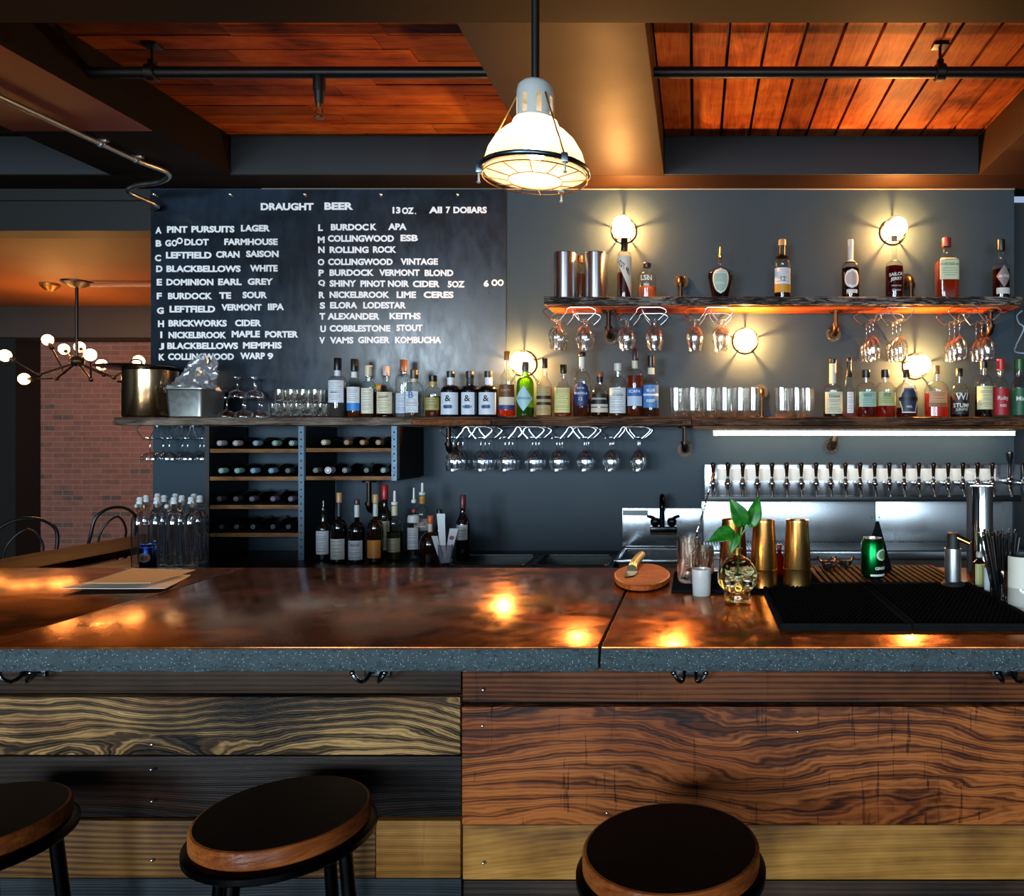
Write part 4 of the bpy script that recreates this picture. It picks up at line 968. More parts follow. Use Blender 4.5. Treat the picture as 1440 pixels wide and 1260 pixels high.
rows = [(hw-.025, .085, .02, 0), (hw-.018, .092, .02, .004), (hw-.008, .10, .022, h-.012), (hw-.007, .101, .022, h-.010), (hw, .108, .026, h-.006), (hw, .108, .026, h), (hw-.008, .100, .022, h), (hw-.018, .09, .02, .006), (hw-.03, .08, .02, .005)]
vs = []; fs = []
for a, b, rr_, z in rows: vs += [(x, y, z) for x, y in rrect(a, b, rr_)]
nn = len(rrect(1, 1, .1))
for j in range(len(rows)-1):
    for i in range(nn): fs.append((j*nn+i, j*nn+(i+1) % nn, (j+1)*nn+(i+1) % nn, (j+1)*nn+i))
fs += [tuple(range(nn)), tuple(range((len(rows)-1)*nn, len(rows)*nn))]
MB().add(vs, fs).build('pan_body', PANM, t)
# stamped marks
pm = MB()
for k, wdt in enumerate((.03, .04, .035)): pm.box((-hw+.03, -.1003+.002*(0), h*.75-k*.018), (-hw+.03+wdt, -.0968, h*.75-k*.018+.003))
pm.build('stamped_marks', paint('#5c605e', .5), t)
# crumpled clear bag standing in the pan
rnd = random.Random(4)
bx = MB(); seg = 34; rings = 16; vs = []; fs = []
for j in range(rings+1):
    u = j/rings
    for i in range(seg):
        a = 2*PI*i/seg; R = (.078*(1-u)**.7+.03)*(1+rnd.uniform(-.2, .2)+.12*math.sin(5*a+j))
        vs.append((R*math.cos(a)*1.15+.075*u+rnd.uniform(-.006, .006), R*math.sin(a)*.55, .004+.175*u+.03*math.sin(3*a)*u+rnd.uniform(-.009, .009)))
for j in range(rings):
    for i in range(seg):
        a = j*seg+i; b = j*seg+(i+1) % seg; fs.append((a, b, b+seg, a+seg))
def film():
    t = NT('clear_plastic_film'); lw = t.n('ShaderNodeLayerWeight', {'Blend': .5}).outputs['Facing']
    tr = t.n('ShaderNodeBsdfTransparent', {0: (.9, .93, .95)}).outputs[0]; gl = t.n('ShaderNodeBsdfGlossy', {0: (1, 1, 1), 'Roughness': .15}).outputs[0]
    df = t.n('ShaderNodeBsdfDiffuse', {0: (.7, .75, .8)}).outputs[0]
    a = t.n('ShaderNodeMixShader', {0: .16, 1: tr, 2: df}).outputs[0]
    return t.surf(t.n('ShaderNodeMixShader', {0: t.math('ADD', .14, t.math('MULTIPLY', t.math('POWER', lw, 3), .5)), 1: a, 2: gl}).outputs[0])
bx.add(vs, fs)
tag(bx.build('plastic_bag', film(), loc=(px(272, 4.0), 3.985, ZL+h-.02), ang=25), 'crumpled clear plastic bag sticking up out of the steel pan', 'bag')

# ---------------------------------------------------------------- wine racks under the shelf
RYf = 3.853
DKB = paint('#101113', .5); ANG = metal('#4a5a66', .45); RWOOD = W('rack_rail', '#3a2412', '#7a5330', '#a87c4e', rings=4, freq=(1.5, 10, 10), seed=41, contrast=.5)
def wrack(name, label, xa, xb, rows, ybot, posts, feet):
    x0, x1 = px(xa, RYf), px(xb, RYf); cx = (x0+x1)/2
    zt = LB-.002; zb = max(pz(ybot, RYf), CT+.0005)
    t = thing(name, label, 'wine rack', (cx, RYf, 0))
    for (pa, pb, mt, nm) in posts:
        a, b = px(pa, RYf)-cx, px(pb, RYf)-cx
        MB().box((a, 0, zb), (b, .012 if nm == 'angle_post' else .33, zt)).build(nm, mt, t)
        if nm == 'angle_post':
            hm = MB(); z = zt-.03
            while z > zb+.02: hm.cyl(((a+b)/2, -.0012, z), ((a+b)/2, -.0002, z), .0042, seg=10); z -= .036
            hm.build('post_holes', paint('#050505', .8), t)
            MB().box((b-.004, .012, zb), (b, .335, zt)).build('side_panel', DKB, t)
    ra, rb = px(posts[0][1], RYf)-cx, px(posts[1][0], RYf)-cx
    for y in rows:
        z = pz(y, RYf)
        MB().bbox((ra+.001, .004, z-.010), (rb-.001, .026, z+.010), .002).build('front_rail', RWOOD, t)
        MB().box((ra+.001, .026, z-.006), (rb-.001, .32, z+.008)).build('bottle_tray', DKB, t)
    return t
wrack('wine_rack', 'tall dark wine rack with four timber fronted rows under the shelf', 288, 428, (634, 673, 713, 752.5), 799, ((288, 294, DKB, 'side_panel'), (419.5, 427.5, ANG, 'angle_post')), True)
wrack('wine_rack', 'short dark wine rack with two timber fronted rows beside the tall rack', 428.5, 558.5, (633, 672.5), 676, ((428.5, 429.5, DKB, 'side_panel'), (550.5, 558, ANG, 'angle_post')), False)
wb = thing('rack_end_panel', 'black wooden end board closing the right side of the short wine rack', 'panel', (px(558, RYf)+.001, RYf, pz(673, RYf)))
MB().box((0, .002, 0), (.012, .34, LB-.002-pz(673, RYf))).build('board', W('blk', '#0b0a0a', '#15120f', '#221a14', seed=43), wb)
# lying bottles: punt or capsule toward the room
def lying(x, z, capc, label, ring=None, bare=False, lw=0.0135):
    t = thing('wine_bottle', label, 'bottle', (x, RYf+.030, z), 0, 'wine bottles lying in the racks')
    Mr = Matrix.Rotation(-PI/2, 4, 'X')  # +z -> +y
    pr = [(.0125, 0), (.0125, .075), (.016, .085), (.028, .115), (.030, .125), (.030, .28), (.027, .285)]
    MB().lathe(pr, 18, M=Mr).build('glass_body', GLASS['black'], t)
    c = MB().lathe([(1e-4, -.004), (lw*.9, -.004), (lw, -.002), (lw, .045)], 18, M=Mr, cap=False).build('capsule', flat(capc, .35), t)
    MB().lathe([(lw*.52, -.0046), (lw*.62, -.0050), (lw*.72, -.0046)], 18, M=Mr, cap=False).build('stamped_ring', flat(ring or '#20242a', .4), c)
BLU = '#7fa8c0'; TEA = '#8fb4b0'; LIL = '#b9aeb6'; PUR = '#5a5064'; GRY = '#4a4a4a'; COP = '#9a6a38'
rk = [(634, 622, [(308.8, LIL), (331.3, '#c2b8bc'), (359.5, BLU), (386.5, TEA), (410.2, TEA)], 'top row of the tall rack'),
      (673, 660, [(311, TEA), (333.5, '#86b0aa'), (356, BLU), (381.3, BLU), (405, GRY)], 'second row of the tall rack'),
      (713, 698, [(309, '#3c3a40'), (332, '#3c3a40'), (354.5, PUR), (384, '#6a5e74'), (409, '#6a5e74')], 'third row of the tall rack'),
      (752.5, 738, [(312, '#1c1c1e'), (333, '#1e1e20'), (356, '#1e1e20'), (384, '#222224'), (406, '#222224')], 'lowest row of the tall rack'),
      (633, 616, [(455.5, '#cfc9a8'), (487.5, COP), (509.8, COP), (532, COP)], 'top row of the short rack'),
      (672.5, 658, [(444, '#6a655c'), (461.5, '#d9dde0'), (485, '#7a7a78'), (515.5, '#34423e'), (539, '#7f9a92')], 'lower row of the short rack')]
for yr, yb_, lst, nm in rk:
    zrail = pz(yr, RYf)
    for i, (x, c) in enumerate(lst):
        zz = zrail+.008+.0305
        lying(px(x, RYf+.03), zz, c, 'wine bottle lying in the %s, %s from its left' % (nm, ORD[i]), lw=.0175 if c == '#d9dde0' else .0135)

# ---------------------------------------------------------------- back counter, sinks
cx0 = px(183, 3.55)
CTM = wood('counter', '#0c0a09', '#1a1411', '#2b201a', rings=4, freq=(.6, 8, 8), rough=.3, seed=51)
tc_ = thing('back_counter', 'dark back counter along the wall under the shelves', 'counter', (0, 3.52, CT))
SXA, SXB = px(640, 3.9), px(1000, 3.9)
MB().bbox((cx0, 0, -.035), (SXA, WY-3.52-.002, -.0005), .003).build('worktop', CTM, tc_); MB().bbox((SXB, 0, -.035), (1.9, WY-3.52-.002, -.0005), .003).build('worktop', CTM, tc_)
MB().box((cx0+.02, .04, -CT), (SXA, .66, -.036)).box((SXB, .04, -CT), (1.88, .66, -.036)).box((SXA, .04, -CT), (SXB, .66, -.33)).build('cabinet', BLACKP, tc_)
wl = thing('side_table', 'warm wooden side surface beside the swing top bottles at the counter end', 'table', (cx0-.04, 3.80, .80))
MB().bbox((-.36, -.25, -.03), (.03, .38, 0), .003).build('table_top', W('sidew', '#3a1a0c', '#7a3c1c', '#a8602c', rings=4, freq=(1, 8, 8), seed=52, rough=.35), wl)
for sx in (-.33, 0):
    for sy in (-.22, .35): MB().box((sx-.02, sy-.02, -.80), (sx+.02, sy+.02, -.031)).build('leg', BLACKP, wl)
DSTEEL = metal('#5a5f60', .32)
def basin(m, x0, x1, y0, y1, zt, dp):
    for a, b in (((x0, y0, zt-dp), (x1, y1, zt-dp+.003)), ((x0, y0, zt-dp), (x0+.003, y1, zt)), ((x1-.003, y0, zt-dp), (x1, y1, zt)), ((x0, y0, zt-dp), (x1, y0+.003, zt)), ((x0, y1-.003, zt-dp), (x1, y1, zt))): m.box(a, b)
    m.tube([(x, y, zt) for x, y in [(q[0]+(x0+x1)/2, q[1]+(y0+y1)/2) for q in rrect((x1-x0)/2, (y1-y0)/2, .03)]], .006, 8, closed=True)
sk = thing('bar_sink', 'dark stainless sink with two basins set in the back counter', 'sink', (px(752, 3.85), 3.85, CT))
hw2 = (px(868, 3.85)-px(638, 3.85))/2
m = MB(); basin(m, -hw2+.03, -.02, -.16, .17, .0, .26); basin(m, .02, hw2-.03, -.16, .17, .0, .26)
m.build('basin', DSTEEL, sk)
m = MB()
for a, b in (((-hw2, -.30, -.012), (hw2, -.162, 0)), ((-hw2, .172, -.012), (hw2, .335, 0)), ((-hw2, -.165, -.012), (-hw2+.03, .175, 0)), ((-.02, -.165, -.012), (.02, .175, 0)), ((hw2-.03, -.165, -.012), (hw2, .175, 0))): m.bbox(a, b, .003)
m.build('deck', metal('#2c2e2f', .35), sk)
# hand sink with splash back and black faucet
hx0, hx1 = px(875, 4.17), px(988, 4.17); hcx = (hx0+hx1)/2; hw3 = (hx1-hx0)/2
hsk = thing('hand_sink', 'stainless hand sink with splashback and dark spray faucet beside the beer taps', 'sink', (hcx, 4.19, CT))
zt_, zb_ = pz(714, 4.17)-CT, pz(769, 4.17)-CT
SPL = metal('#b4bcc2', .2)
MB().bbox((-hw3, -.03, zb_), (hw3, -.002, zt_), .004).build('splashback', SPL, hsk)
MB().bbox((-hw3+.004, -.032, zt_-.042), (-hw3+.14, -.0305, zt_-.012), .0005).build('sticker', paint('#8f9698', .5), hsk)
m = MB(); basin(m, -hw3+.02, hw3-.02, -.42, -.06, zb_-.01, .17); m.bbox((-hw3, -.45, zb_-.022), (hw3, -.423, zb_-.004), .003).bbox((-hw3, -.055, zb_-.022), (hw3, -.03, zb_-.004), .003).bbox((-hw3, -.45, zb_-.022), (-hw3+.018, -.03, zb_-.004), .003).bbox((hw3-.018, -.45, zb_-.022), (hw3, -.03, zb_-.004), .003)
m.build('basin', SPL, hsk)
BCH = metal('#202224', .18)
fx = px(933, 4.14)-hcx; zf_ = pz(748, 4.1)-CT
fa = MB().bbox((fx-.072, -.075, zf_-.015), (fx+.072, -.0305, zf_+.025), .006).build('faucet', BCH, hsk)
MB().box((fx-.068, -.08, zf_-.018), (fx+.068, -.074, zf_-.006)).build('faucet_trim', CHROME, fa)
MB().tube(chain([(fx-.008, -.055, zf_+.02), (fx-.008, -.055, zf_+.15), (fx-.006, -.075, zf_+.185), (fx-.004, -.115, zf_+.188), (fx-.002, -.14, zf_+.15), (fx-.002, -.142, zf_+.12)]), .014, 12).build('gooseneck', BCH, fa)
for s in (-1, 1):
    k = MB(); k.lathe([(.012, 0), (.024, .012), (.027, .03), (.02, .045), (1e-4, .048)], 8, c=(fx+s*.045, -.055, zf_+.025))
    k.tube(chain([(fx+s*.045, -.055, zf_+.06), (fx+s*.060, -.08, zf_+.075), (fx+s*.085, -.09, zf_+.085)]), .008, 8).build('handle', BCH, fa)

# ---------------------------------------------------------------- beer tap wall
TY = 4.08
x0, x1 = px(991, TY), 1.72
tw = thing('tap_panel', 'stainless panel carrying the row of beer taps, with a white strip', 'tap panel', ((x0+x1)/2, TY, pz(697, TY)))
cx = (x0+x1)/2; o = lambda y: pz(y, TY)-pz(697, TY)
TSTEEL = metal('#c8cdd2', .22, (1, 1, .15))
MB().bbox((x0-cx, 0, 0), (x1-cx, WY-TY-.002, o(653)), .003).build('panel', TSTEEL, tw)
MB().box((px(1008, TY)-cx, -.0022, o(676)), (px(1400, TY)-cx, -.0002, o(659))).build('white_strip', paint('#f4f1ea', .45), tw)
MB().bbox((x0-cx-.001, -.012, o(705)), (x1-cx, .10, -.001), .002).build('black_rail', paint('#0b0c0d', .35), tw)
bs_ = thing('backsplash', 'brushed stainless backsplash below the beer taps, two sheets', 'backsplash', (cx, WY-.014, pz(775, 4.19)))
hB = pz(705, 4.19)-pz(775, 4.19); xm = px(1231, 4.19)-cx; xl_ = px(987, 4.19)-cx
BRST = metal('#bfc5ca', .26, (.6, 1, .04))
MB().bbox((xl_, 0, 0), (xm-.001, .012, hB), .001).build('sheet', BRST, bs_); MB().bbox((xm+.001, 0, 0), (x1-cx, .012, hB), .001).build('sheet', BRST, bs_)
m = MB()
for q in (-.02, .02): m.sphere((xm+q, -.001, hB*.68), .004, 8, 6)
m.build('rivets', DSTEEL, bs_)
# drip tray below the taps
ty0 = 3.87; zt = pz(774, ty0)
dt = thing('drip_tray', 'long stainless drip tray with slotted grate under the beer taps', 'drip tray', (cx, ty0, CT))
MB().bbox((xl_, 0, 0), (x1-cx, WY-ty0-.02, zt-CT-.006), .003).build('tray', SPL, dt)
m = MB(); n_ = 110
for k in range(n_):
    x = xl_+.01+(x1-cx-xl_-.02)*k/n_; m.box((x, .012, zt-CT-.006), (x+.006, WY-ty0-.03, zt-CT))
m.box((xl_, .004, zt-CT-.006), (x1-cx, .012, zt-CT+.001)).build('grate', DSTEEL, dt)
# beer taps
HB = metal('#4a3226', .22)
def tap():
    t = thing('beer_tap', 'x', 'beer tap', (0, TY-.002, pz(679, TY)), 0, 'row of beer taps')
    MB().cyl((0, 0, 0), (0, -.014, 0), .016, seg=16).cyl((0, -.014, 0), (0, -.045, 0), .009, seg=12).build('shank', CHROME, t)
    b = MB(); b.lathe([(.011, -.030), (.0155, -.020), (.0165, 0), (.014, .016), (.011, .024)], 14, c=(0, -.055, 0)).sphere((0, -.055, 0), .0195, 12, 8)
    b.tube([(0, -.060, -.018), (0, -.074, -.042), (0, -.080, -.068)], .0075, 10, rr=[.012, .0105, .008])
    b.build('faucet', CHROME, t)
    MB().cyl((0, -.055, .020), (0, -.055, .032), .0085, .007, seg=12).sphere((0, -.055, .033), .0075, 10, 8).build('collar', CHROME, t)
    MB().lathe([(.007, .034), (.0085, .05), (.0105, .075), (.013, .095), (.0135, .104), (.010, .110), (1e-4, .112)], 14, c=(0, -.056, 0)).build('handle', HB, t)
    return t
t0 = tap(); t0['label'] = 'beer tap with short dark lever, first from the left end of the row'; t0.location.x = px(1003, 4.03)
for i in range(1, 20):
    dup(t0, (px(1003+20.6*i, 4.03), TY-.002, pz(679, TY)), 'beer tap with short dark lever, %s from the left end of the row' % ORD[i])
# the taller black handled tap in front of a wooden block
tt = thing('beer_tap', 'taller tap with black turned handle at the right end of the row', 'beer tap', (px(1420, 4.02), TY-.002, pz(676, TY)), 0, 'row of beer taps')
MB().cyl((0, 0, 0), (0, -.03, 0), .018, seg=16).sphere((0, -.055, 0), .022, 14, 10).tube([(0, -.06, -.02), (0, -.078, -.05), (0, -.083, -.08)], .009, 10).build('faucet', CHROME, tt)
MB().lathe([(.008, .022), (.010, .05), (.0075, .075), (.012, .10), (.018, .135), (.0185, .148), (.012, .155), (1e-4, .157)], 18, c=(0, -.055, 0)).build('handle', paint('#0c0c0d', .25), tt)
dup(t0, (px(1440, 4.03), TY-.002, pz(679, TY)), 'beer tap with dark lever cut by the right edge of the photo')

# ---------------------------------------------------------------- things on the back counter
# swing-top water bottles
SWG = thin_glass('#f4f8fb', .65, 3.6, 'swing_bottle_glass'); WIR = metal('#b58a5a', .3)
def swing(x, y, label):
    H = .335; R = .036; t = thing('swing_top_bottle', label, 'bottle', (x, y, CT), random.uniform(-1.2, 1.2), 'clear swing top bottles')
    pr = bot_prof(R, H, .60, .78, .013, 'round', .90)
    MB().lathe(pr, 20).build('glass_body', SWG, t, ang=50)
    MB().lathe([(1e-4, H*.9), (.015, H*.9+.001), (.016, H*.92), (.012, H*.95), (.015, H*.97), (.010, H), (1e-4, H)], 14, cap=False).build('stopper', paint('#dfe6ea', .3), t)
    MB().tube(chain([(.015, 0, H*.93), (.030, 0, H*.88), (.026, 0, H*.80), (.014, 0, H*.83)]), .0014, 6).tube(chain([(-.015, 0, H*.93), (-.03, 0, H*.88), (-.026, 0, H*.8), (-.014, 0, H*.83)]), .0014, 6).tube([(.0145*math.cos(a), .0145*math.sin(a), H*.84) for a in [2*PI*k/14 for k in range(14)]], .0014, 6, closed=True).build('wire_bail', WIR, t)
    for ax in (-.030,): MB().sphere((ax, .004, H*.87), .011, 10, 8).build('seal', paint('#d8dee0', .4), t)
sws = [(197, 3.63), (221, 3.64), (245, 3.63), (269, 3.64), (206, 3.74), (231, 3.75), (256, 3.74), (281, 3.73), (222, 3.86), (247, 3.86), (273, 3.84)]
for i, (x, y) in enumerate(sws):
    swing(px(x, y), y, 'clear swing top bottle left of the wine rack, %s row, %s from its left' % (('front', 'middle', 'back')[0 if i < 4 else 1 if i < 8 else 2], ORD[i if i < 4 else i-4 if i < 8 else i-8]))
# blue can
def can(name, label, x, y, z, r, h, col, loc_text, tcol, patches=(), lidcol='#c9ccd0'):
    t = thing(name, label, 'can', (x, y, z))
    pr = [(r*.74, 0), (r*.82, .003), (r, .012), (r, h-.012), (r*.80, h-.001)]
    MB().lathe(pr, 28).build('can_body', metal(col, .28) if not isinstance(col, bpy.types.Material) else col, t)
    l = MB().lathe([(r*.78, h-.002), (r*.80, h+.002), (r*.76, h+.002), (r*.74, h-.002), (1e-4, h-.002)], 28, cap=False).build('lid', metal(lidcol, .25), t)
    MB().box((-.008, -.012, h-.0018), (.008, .006, h+.0002)).build('pull_tab', metal(lidcol, .2), l)
    def surf(th, zz, off): return ((r+off)*math.cos(th), (r+off)*math.sin(th))
    for i, (sh, a, b, an, c, rot) in enumerate(patches):
        p = wrap(surf, sh, a*h, b*h, an, .0006+.0002*i); M = Matrix.Rotation(rot, 3, 'Z'); p.v = [tuple(M @ Vector(v)) for v in p.v]
        p.build('printed_patch', flat(c, .4), t)
    for (s, zc, wd, rot) in loc_text:
        p = wrap_text(surf, s, zc*h, wd*2*r, r, None, .0012); M = Matrix.Rotation(rot, 3, 'Z'); p.v = [tuple(M @ Vector(v)) for v in p.v]
        p.build('lettering', flat(tcol, .4), t, smooth=False)
    return t
can('drink_can', 'dark blue drink can in front of the swing top bottles', px(205, 3.53), 3.545, CT, .033, .122, '#14306e', [], '#c9c9c9', [('o', .35, .72, .8, '#8a6a4a', .1), ('r', .9, .94, 1.2, '#2a52b8', 0), ('o', .42, .64, .45, '#3a2a30', .1)], '#3058c0')
# paper slips in a glass
gt = thing('slip_glass', 'drinking glass on the back counter holding paper slips', 'glass', (px(627, 3.72), 3.72, CT))
MB().lathe([(1e-4, 0), (.032, 0), (.036, .01), (.040, .10), (.0385, .10), (.034, .012), (1e-4, .010)], 24, cap=False).build('tumbler_body', GL, gt)
for i, (dx, tilt, w_, h_, col, lab) in enumerate(((-.012, -.10, .040, .235, '#e2e5ea', 'tall white paper slip standing in the glass'), (.022, .16, .042, .165, '#cfd2dc', 'white paper slip with a red print leaning right in the glass'), (-.02, -.34, .030, .135, '#c3ccd8', 'short white paper slip leaning left in the glass'))):
    t = thing('paper_slip', lab, 'paper', (px(627, 3.72)+dx*.5, 3.715-.008*i, CT+.012), 0, 'paper slips in a glass')
    m = MB(); vs = []; n_ = 8
    for k in range(n_+1):
        u = k/n_; x_ = math.sin(tilt)*u*h_; y_ = .02*u*u; z_ = math.cos(tilt)*u*h_
        ww = w_/2*(.55+.45*u)
        vs += [(x_-ww, y_, z_), (x_+ww, y_, z_), (x_+ww, y_+.0012, z_), (x_-ww, y_+.0012, z_)]
    fs = [(k*4+j, k*4+(j+1) % 4, k*4+4+(j+1) % 4, k*4+4+j) for k in range(n_) for j in range(4)]+[(0, 1, 2, 3), (n_*4, n_*4+1, n_*4+2, n_*4+3)]
    m.add(vs, fs).build('sheet', flat(col, .6), t)
    if i == 1: MB().sphere((math.sin(tilt)*.12, .004, .12), .010, 12, 8, M=Matrix.Translation((0, 0, 0)) @ Matrix.Diagonal((1, .25, 1, 1))).build('red_print', flat('#a04a50', .6), t)

# ---------------------------------------------------------------- things on the bar
def bar_xy(x, y):   # point of the bar surface seen at a pixel of the photo
    Y = (EYE-BT)*F/(y-VY); return px(x, Y), Y
# paper menus
def sheet(label, corners, z, col, curl, name='paper_menu'):
    pts = [Vector((*bar_xy(*c), 0)) for c in corners]; c0 = sum(pts, Vector())/4
    t = thing(name, label, 'paper', (c0.x, c0.y, BT+z), 0, 'paper menus on the bar')
    n_ = 10; vs = []
    for top in (0, 1):
        for j in range(n_+1):
            for i in range(n_+1):
                u, v = i/n_, j/n_
                p = pts[0]*(1-u)*(1-v)+pts[1]*u*(1-v)+pts[2]*u*v+pts[3]*(1-u)*v-c0
                vs.append((p.x, p.y, .0008*top+curl*((1-v)**2*.55+(1-u)**2*.3)))
    q = (n_+1)**2; fs = []
    for j in range(n_):
        for i in range(n_):
            a = j*(n_+1)+i; fs.append((a, a+1, a+n_+2, a+n_+1)); fs.append((q+a, q+a+n_+1, q+a+n_+2, q+a+1))
    for i in range(n_):
        fs.append((i, q+i, q+i+1, i+1)); b = n_*(n_+1)+i; fs.append((b, b+1, q+b+1, q+b))
        l = i*(n_+1); fs.append((l, l+n_+1, q+l+n_+1, q+l)); r_ = l+n_; fs.append((r_, q+r_, q+r_+n_+1, r_+n_+1))
    MB().add(vs, fs).build('sheet', flat(col, .7), t)
sheet('white lower paper menu with a curled edge on the left slab', [(84, 834), (232, 832), (268, 809), (183, 808)], .0006, '#ffffff', .012)
sheet('tan paper menu lying on top of the white one at the left', [(118, 832), (212, 830.5), (275, 808.5), (186, 807.5)], .013, '#ecd2a2', .008)
# cutting board with knife
bxc, byc = bar_xy(903, 815)
t = thing('cutting_board', 'small leaf shaped orange wooden cutting board', 'cutting board', (bxc, byc, BT))
rx, ry = 40/F*byc, .155
out = []
for k in range(40):
    a = 2*PI*k/40; ca, sa = math.cos(a), math.sin(a)
    out.append((rx*math.copysign(abs(ca)**.85, ca), ry*math.copysign(abs(sa)**1.25, sa)-.02*ca))
CBW = W('cutboard', '#8a3a14', '#c4622a', '#dd8646', rings=5, freq=(5, 14, 14), seed=61, rough=.4, contrast=.6)
m = MB(); m.prism(out, .0015, .0155); mo = m.build('board', CBW, t, smooth=False)
bv = mo.modifiers.new('round', 'BEVEL'); bv.width = .003; bv.segments = 2; bv.limit_method = 'ANGLE'
kx0, ky0 = bar_xy(880, 822); kx1, ky1 = bar_xy(900, 797)
t = thing('paring_knife', 'paring knife with a green handle lying on the cutting board', 'knife', (kx0, ky0, BT+.017))
d = Vector((kx1-kx0, ky1-ky0, 0)); L_ = d.length*.95; ang = math.atan2(d.y, d.x); Mk = Matrix.Rotation(ang, 4, 'Z')
MB().prism([(0, 0), (.02, -.016), (.05, -.021), (.085, -.020), (.10, -.012), (.10, .010), (.05, .010), (.015, .006)], 0, .0016, M=Mk).build('blade', metal('#2e3032', .3), t)
MB().tube(chain([(Mk @ Vector(q)) for q in ((.098, -.002, .010), (.13, -.002, .012), (.17, -.002, .014), (L_+.02, -.003, .014))]), .0115, 12).build('handle', paint('#8f9a3a', .4), t)
MB().cyl(Mk @ Vector((.085, -.003, .006)), Mk @ Vector((.105, -.002, .010)), .0125, seg=12).build('bolster', metal('#c9b08a', .3), t)
# black service mat with mixing glasses
mx0, my0 = bar_xy(944, 834); mx1, _ = bar_xy(1040, 834)
RUB = matte('#1b1b1c')
t = thing('bar_mat', 'small black rubber mat under the mixing glasses and gold shakers', 'bar mat', (mx0, my0, BT), 0, 'black rubber bar mats')
MB().bbox((0, 0, 0), (.40, .25, .007), .002).build('mat_base', RUB, t)
MATT = BT+.0072
def mat(x0, x1, y0, y1, label):
    t = thing('bar_mat', label, 'bar mat', ((x0+x1)/2, y0, BT), 0, 'black rubber bar mats'); hw = (x1-x0)/2; D = y1-y0
    MB().bbox((-hw, 0, 0), (hw, D, .008), .002).build('mat_base', RUB, t)
    m = MB(); b = .009
    for a, c in (((-hw, 0), (hw, b)), ((-hw, D-b), (hw, D)), ((-hw, b), (-hw+b, D-b)), ((hw-b, b), (hw, D-b))): m.bbox((a[0], a[1], .008), (c[0], c[1], .014), .0015)
    m.build('raised_rim', RUB, t)
    m = MB(); nx, ny = 22, 36
    for i in range(nx):
        for j in range(ny):
            x = -hw+b+.006+(2*hw-2*b-.012)*(i+.5*(j % 2)*.9)/nx; y = b+.005+(D-2*b-.012)*j/ny
            m.lathe([(.0028, .008), (.0023, .0135)], 6, c=(x+.002, y, 0))
    m.build('nubs', matte('#191613'), t)
mat(.154, .399, 1.425, 1.838, 'left of the two large black bar mats, studded rubber')
mat(.401, .650, 1.425, 1.838, 'right of the two large black bar mats, studded rubber')
# slotted wood tray
t = thing('slat_tray', 'brown slatted drain tray set along the back of the bar, under the green can', 'tray', (.30, 1.845, BT))
m = MB()
for k in range(21): m.bbox((k*.0168, 0, .004), (k*.0168+.0095, .262, .010), .001)
m.build('slats', W('slat', '#1a0d06', '#3a2214', '#5e3c24', 'Y', rings=4, seed=62, rough=.8), t)
MB().box((0, .002, 0), (.346, .26, .0038)).build('tray_pan', paint('#0a0908', .5), t)
SLT = BT+.0102
# mixing glasses, spoon
def cutglass(r0, r1, h): return ribbed(r0, r1, h, 14, .0018, .014, .0035, 56)
yA = 1.875; xa = px(969, yA)
ga = thing('mixing_glass', 'tall cut glass mixing beaker holding a twisted bar spoon', 'glass', (xa, yA, MATT), 0)
cutglass(.0265, .0285, pz(755, yA)-MATT).build('beaker', solid_glass('#f4eee8'), ga, ang=45)
yB = 1.985; xb = px(988, yB)
gb = thing('mixing_glass', 'cut glass mixing beaker behind the frosted candle cup', 'glass', (xb, yB, MATT), 0)
cutglass(.028, .0275, pz(768, yB)-MATT).build('beaker', solid_glass('#f4eee8'), gb, ang=45)
pl_ = P(975, 775, yA); pt = P(1001, 676, yA+.05); pb_ = Vector((xa-.008, yA-.004, MATT+.020))
sp = thing('bar_spoon', 'long twisted steel bar spoon leaning in the mixing beaker', 'spoon', tuple(pb_))
d = pt-pb_
m = MB(); N_ = 90
u_ = d.normalized(); e1 = u_.orthogonal().normalized(); e2 = u_.cross(e1)
for sgn in (0, PI):
    m.tube([d*(k/N_)+(e1*math.cos(k*.85+sgn)+e2*math.sin(k*.85+sgn))*.0014 for k in range(N_+1)], .0015, 6)
m.build('twisted_shaft', CHROME, sp)
MB().sphere((0, 0, 0), .010, 12, 8, sz=1.3, M=Matrix.Diagonal((1, .5, 1, 1))).build('bowl', CHROME, sp)
MB().lathe([(.003, 0), (.0045, .006), (.0042, .018), (1e-4, .022)], 10, M=Matrix.Translation(d) @ u_.to_track_quat('Z', 'Y').to_matrix().to_4x4()).build('finial', metal('#9a5a34', .25), sp)
# candle cup
xc, yc = bar_xy(986.5, 836)
t = thing('candle_cup', 'small frosted white candle cup in front of the mixing beakers', 'candle', (xc, 1.752, BT))
def frosted():
    t = NT('frosted_glass'); d = t.n('ShaderNodeBsdfDiffuse', {0: (.78, .78, .76)}).outputs[0]; tl = t.n('ShaderNodeBsdfTranslucent', {0: (.85, .85, .83)}).outputs[0]
    g = t.n('ShaderNodeBsdfGlossy', {0: (1, 1, 1), 'Roughness': .25}).outputs[0]
    a = t.n('ShaderNodeMixShader', {0: .4, 1: d, 2: tl}).outputs[0]; return t.surf(t.n('ShaderNodeMixShader', {0: .08, 1: a, 2: g}).outputs[0])
MB().lathe([(1e-4, 0), (.0185, 0), (.020, .002), (.0222, .060), (.0210, .0605), (.0188, .045), (1e-4, .045)], 28, cap=False).build('cup', frosted(), t)
MB().cyl((0, 0, .0452), (0, 0, .050), .001, seg=6).build('wick', BLACKP, t)
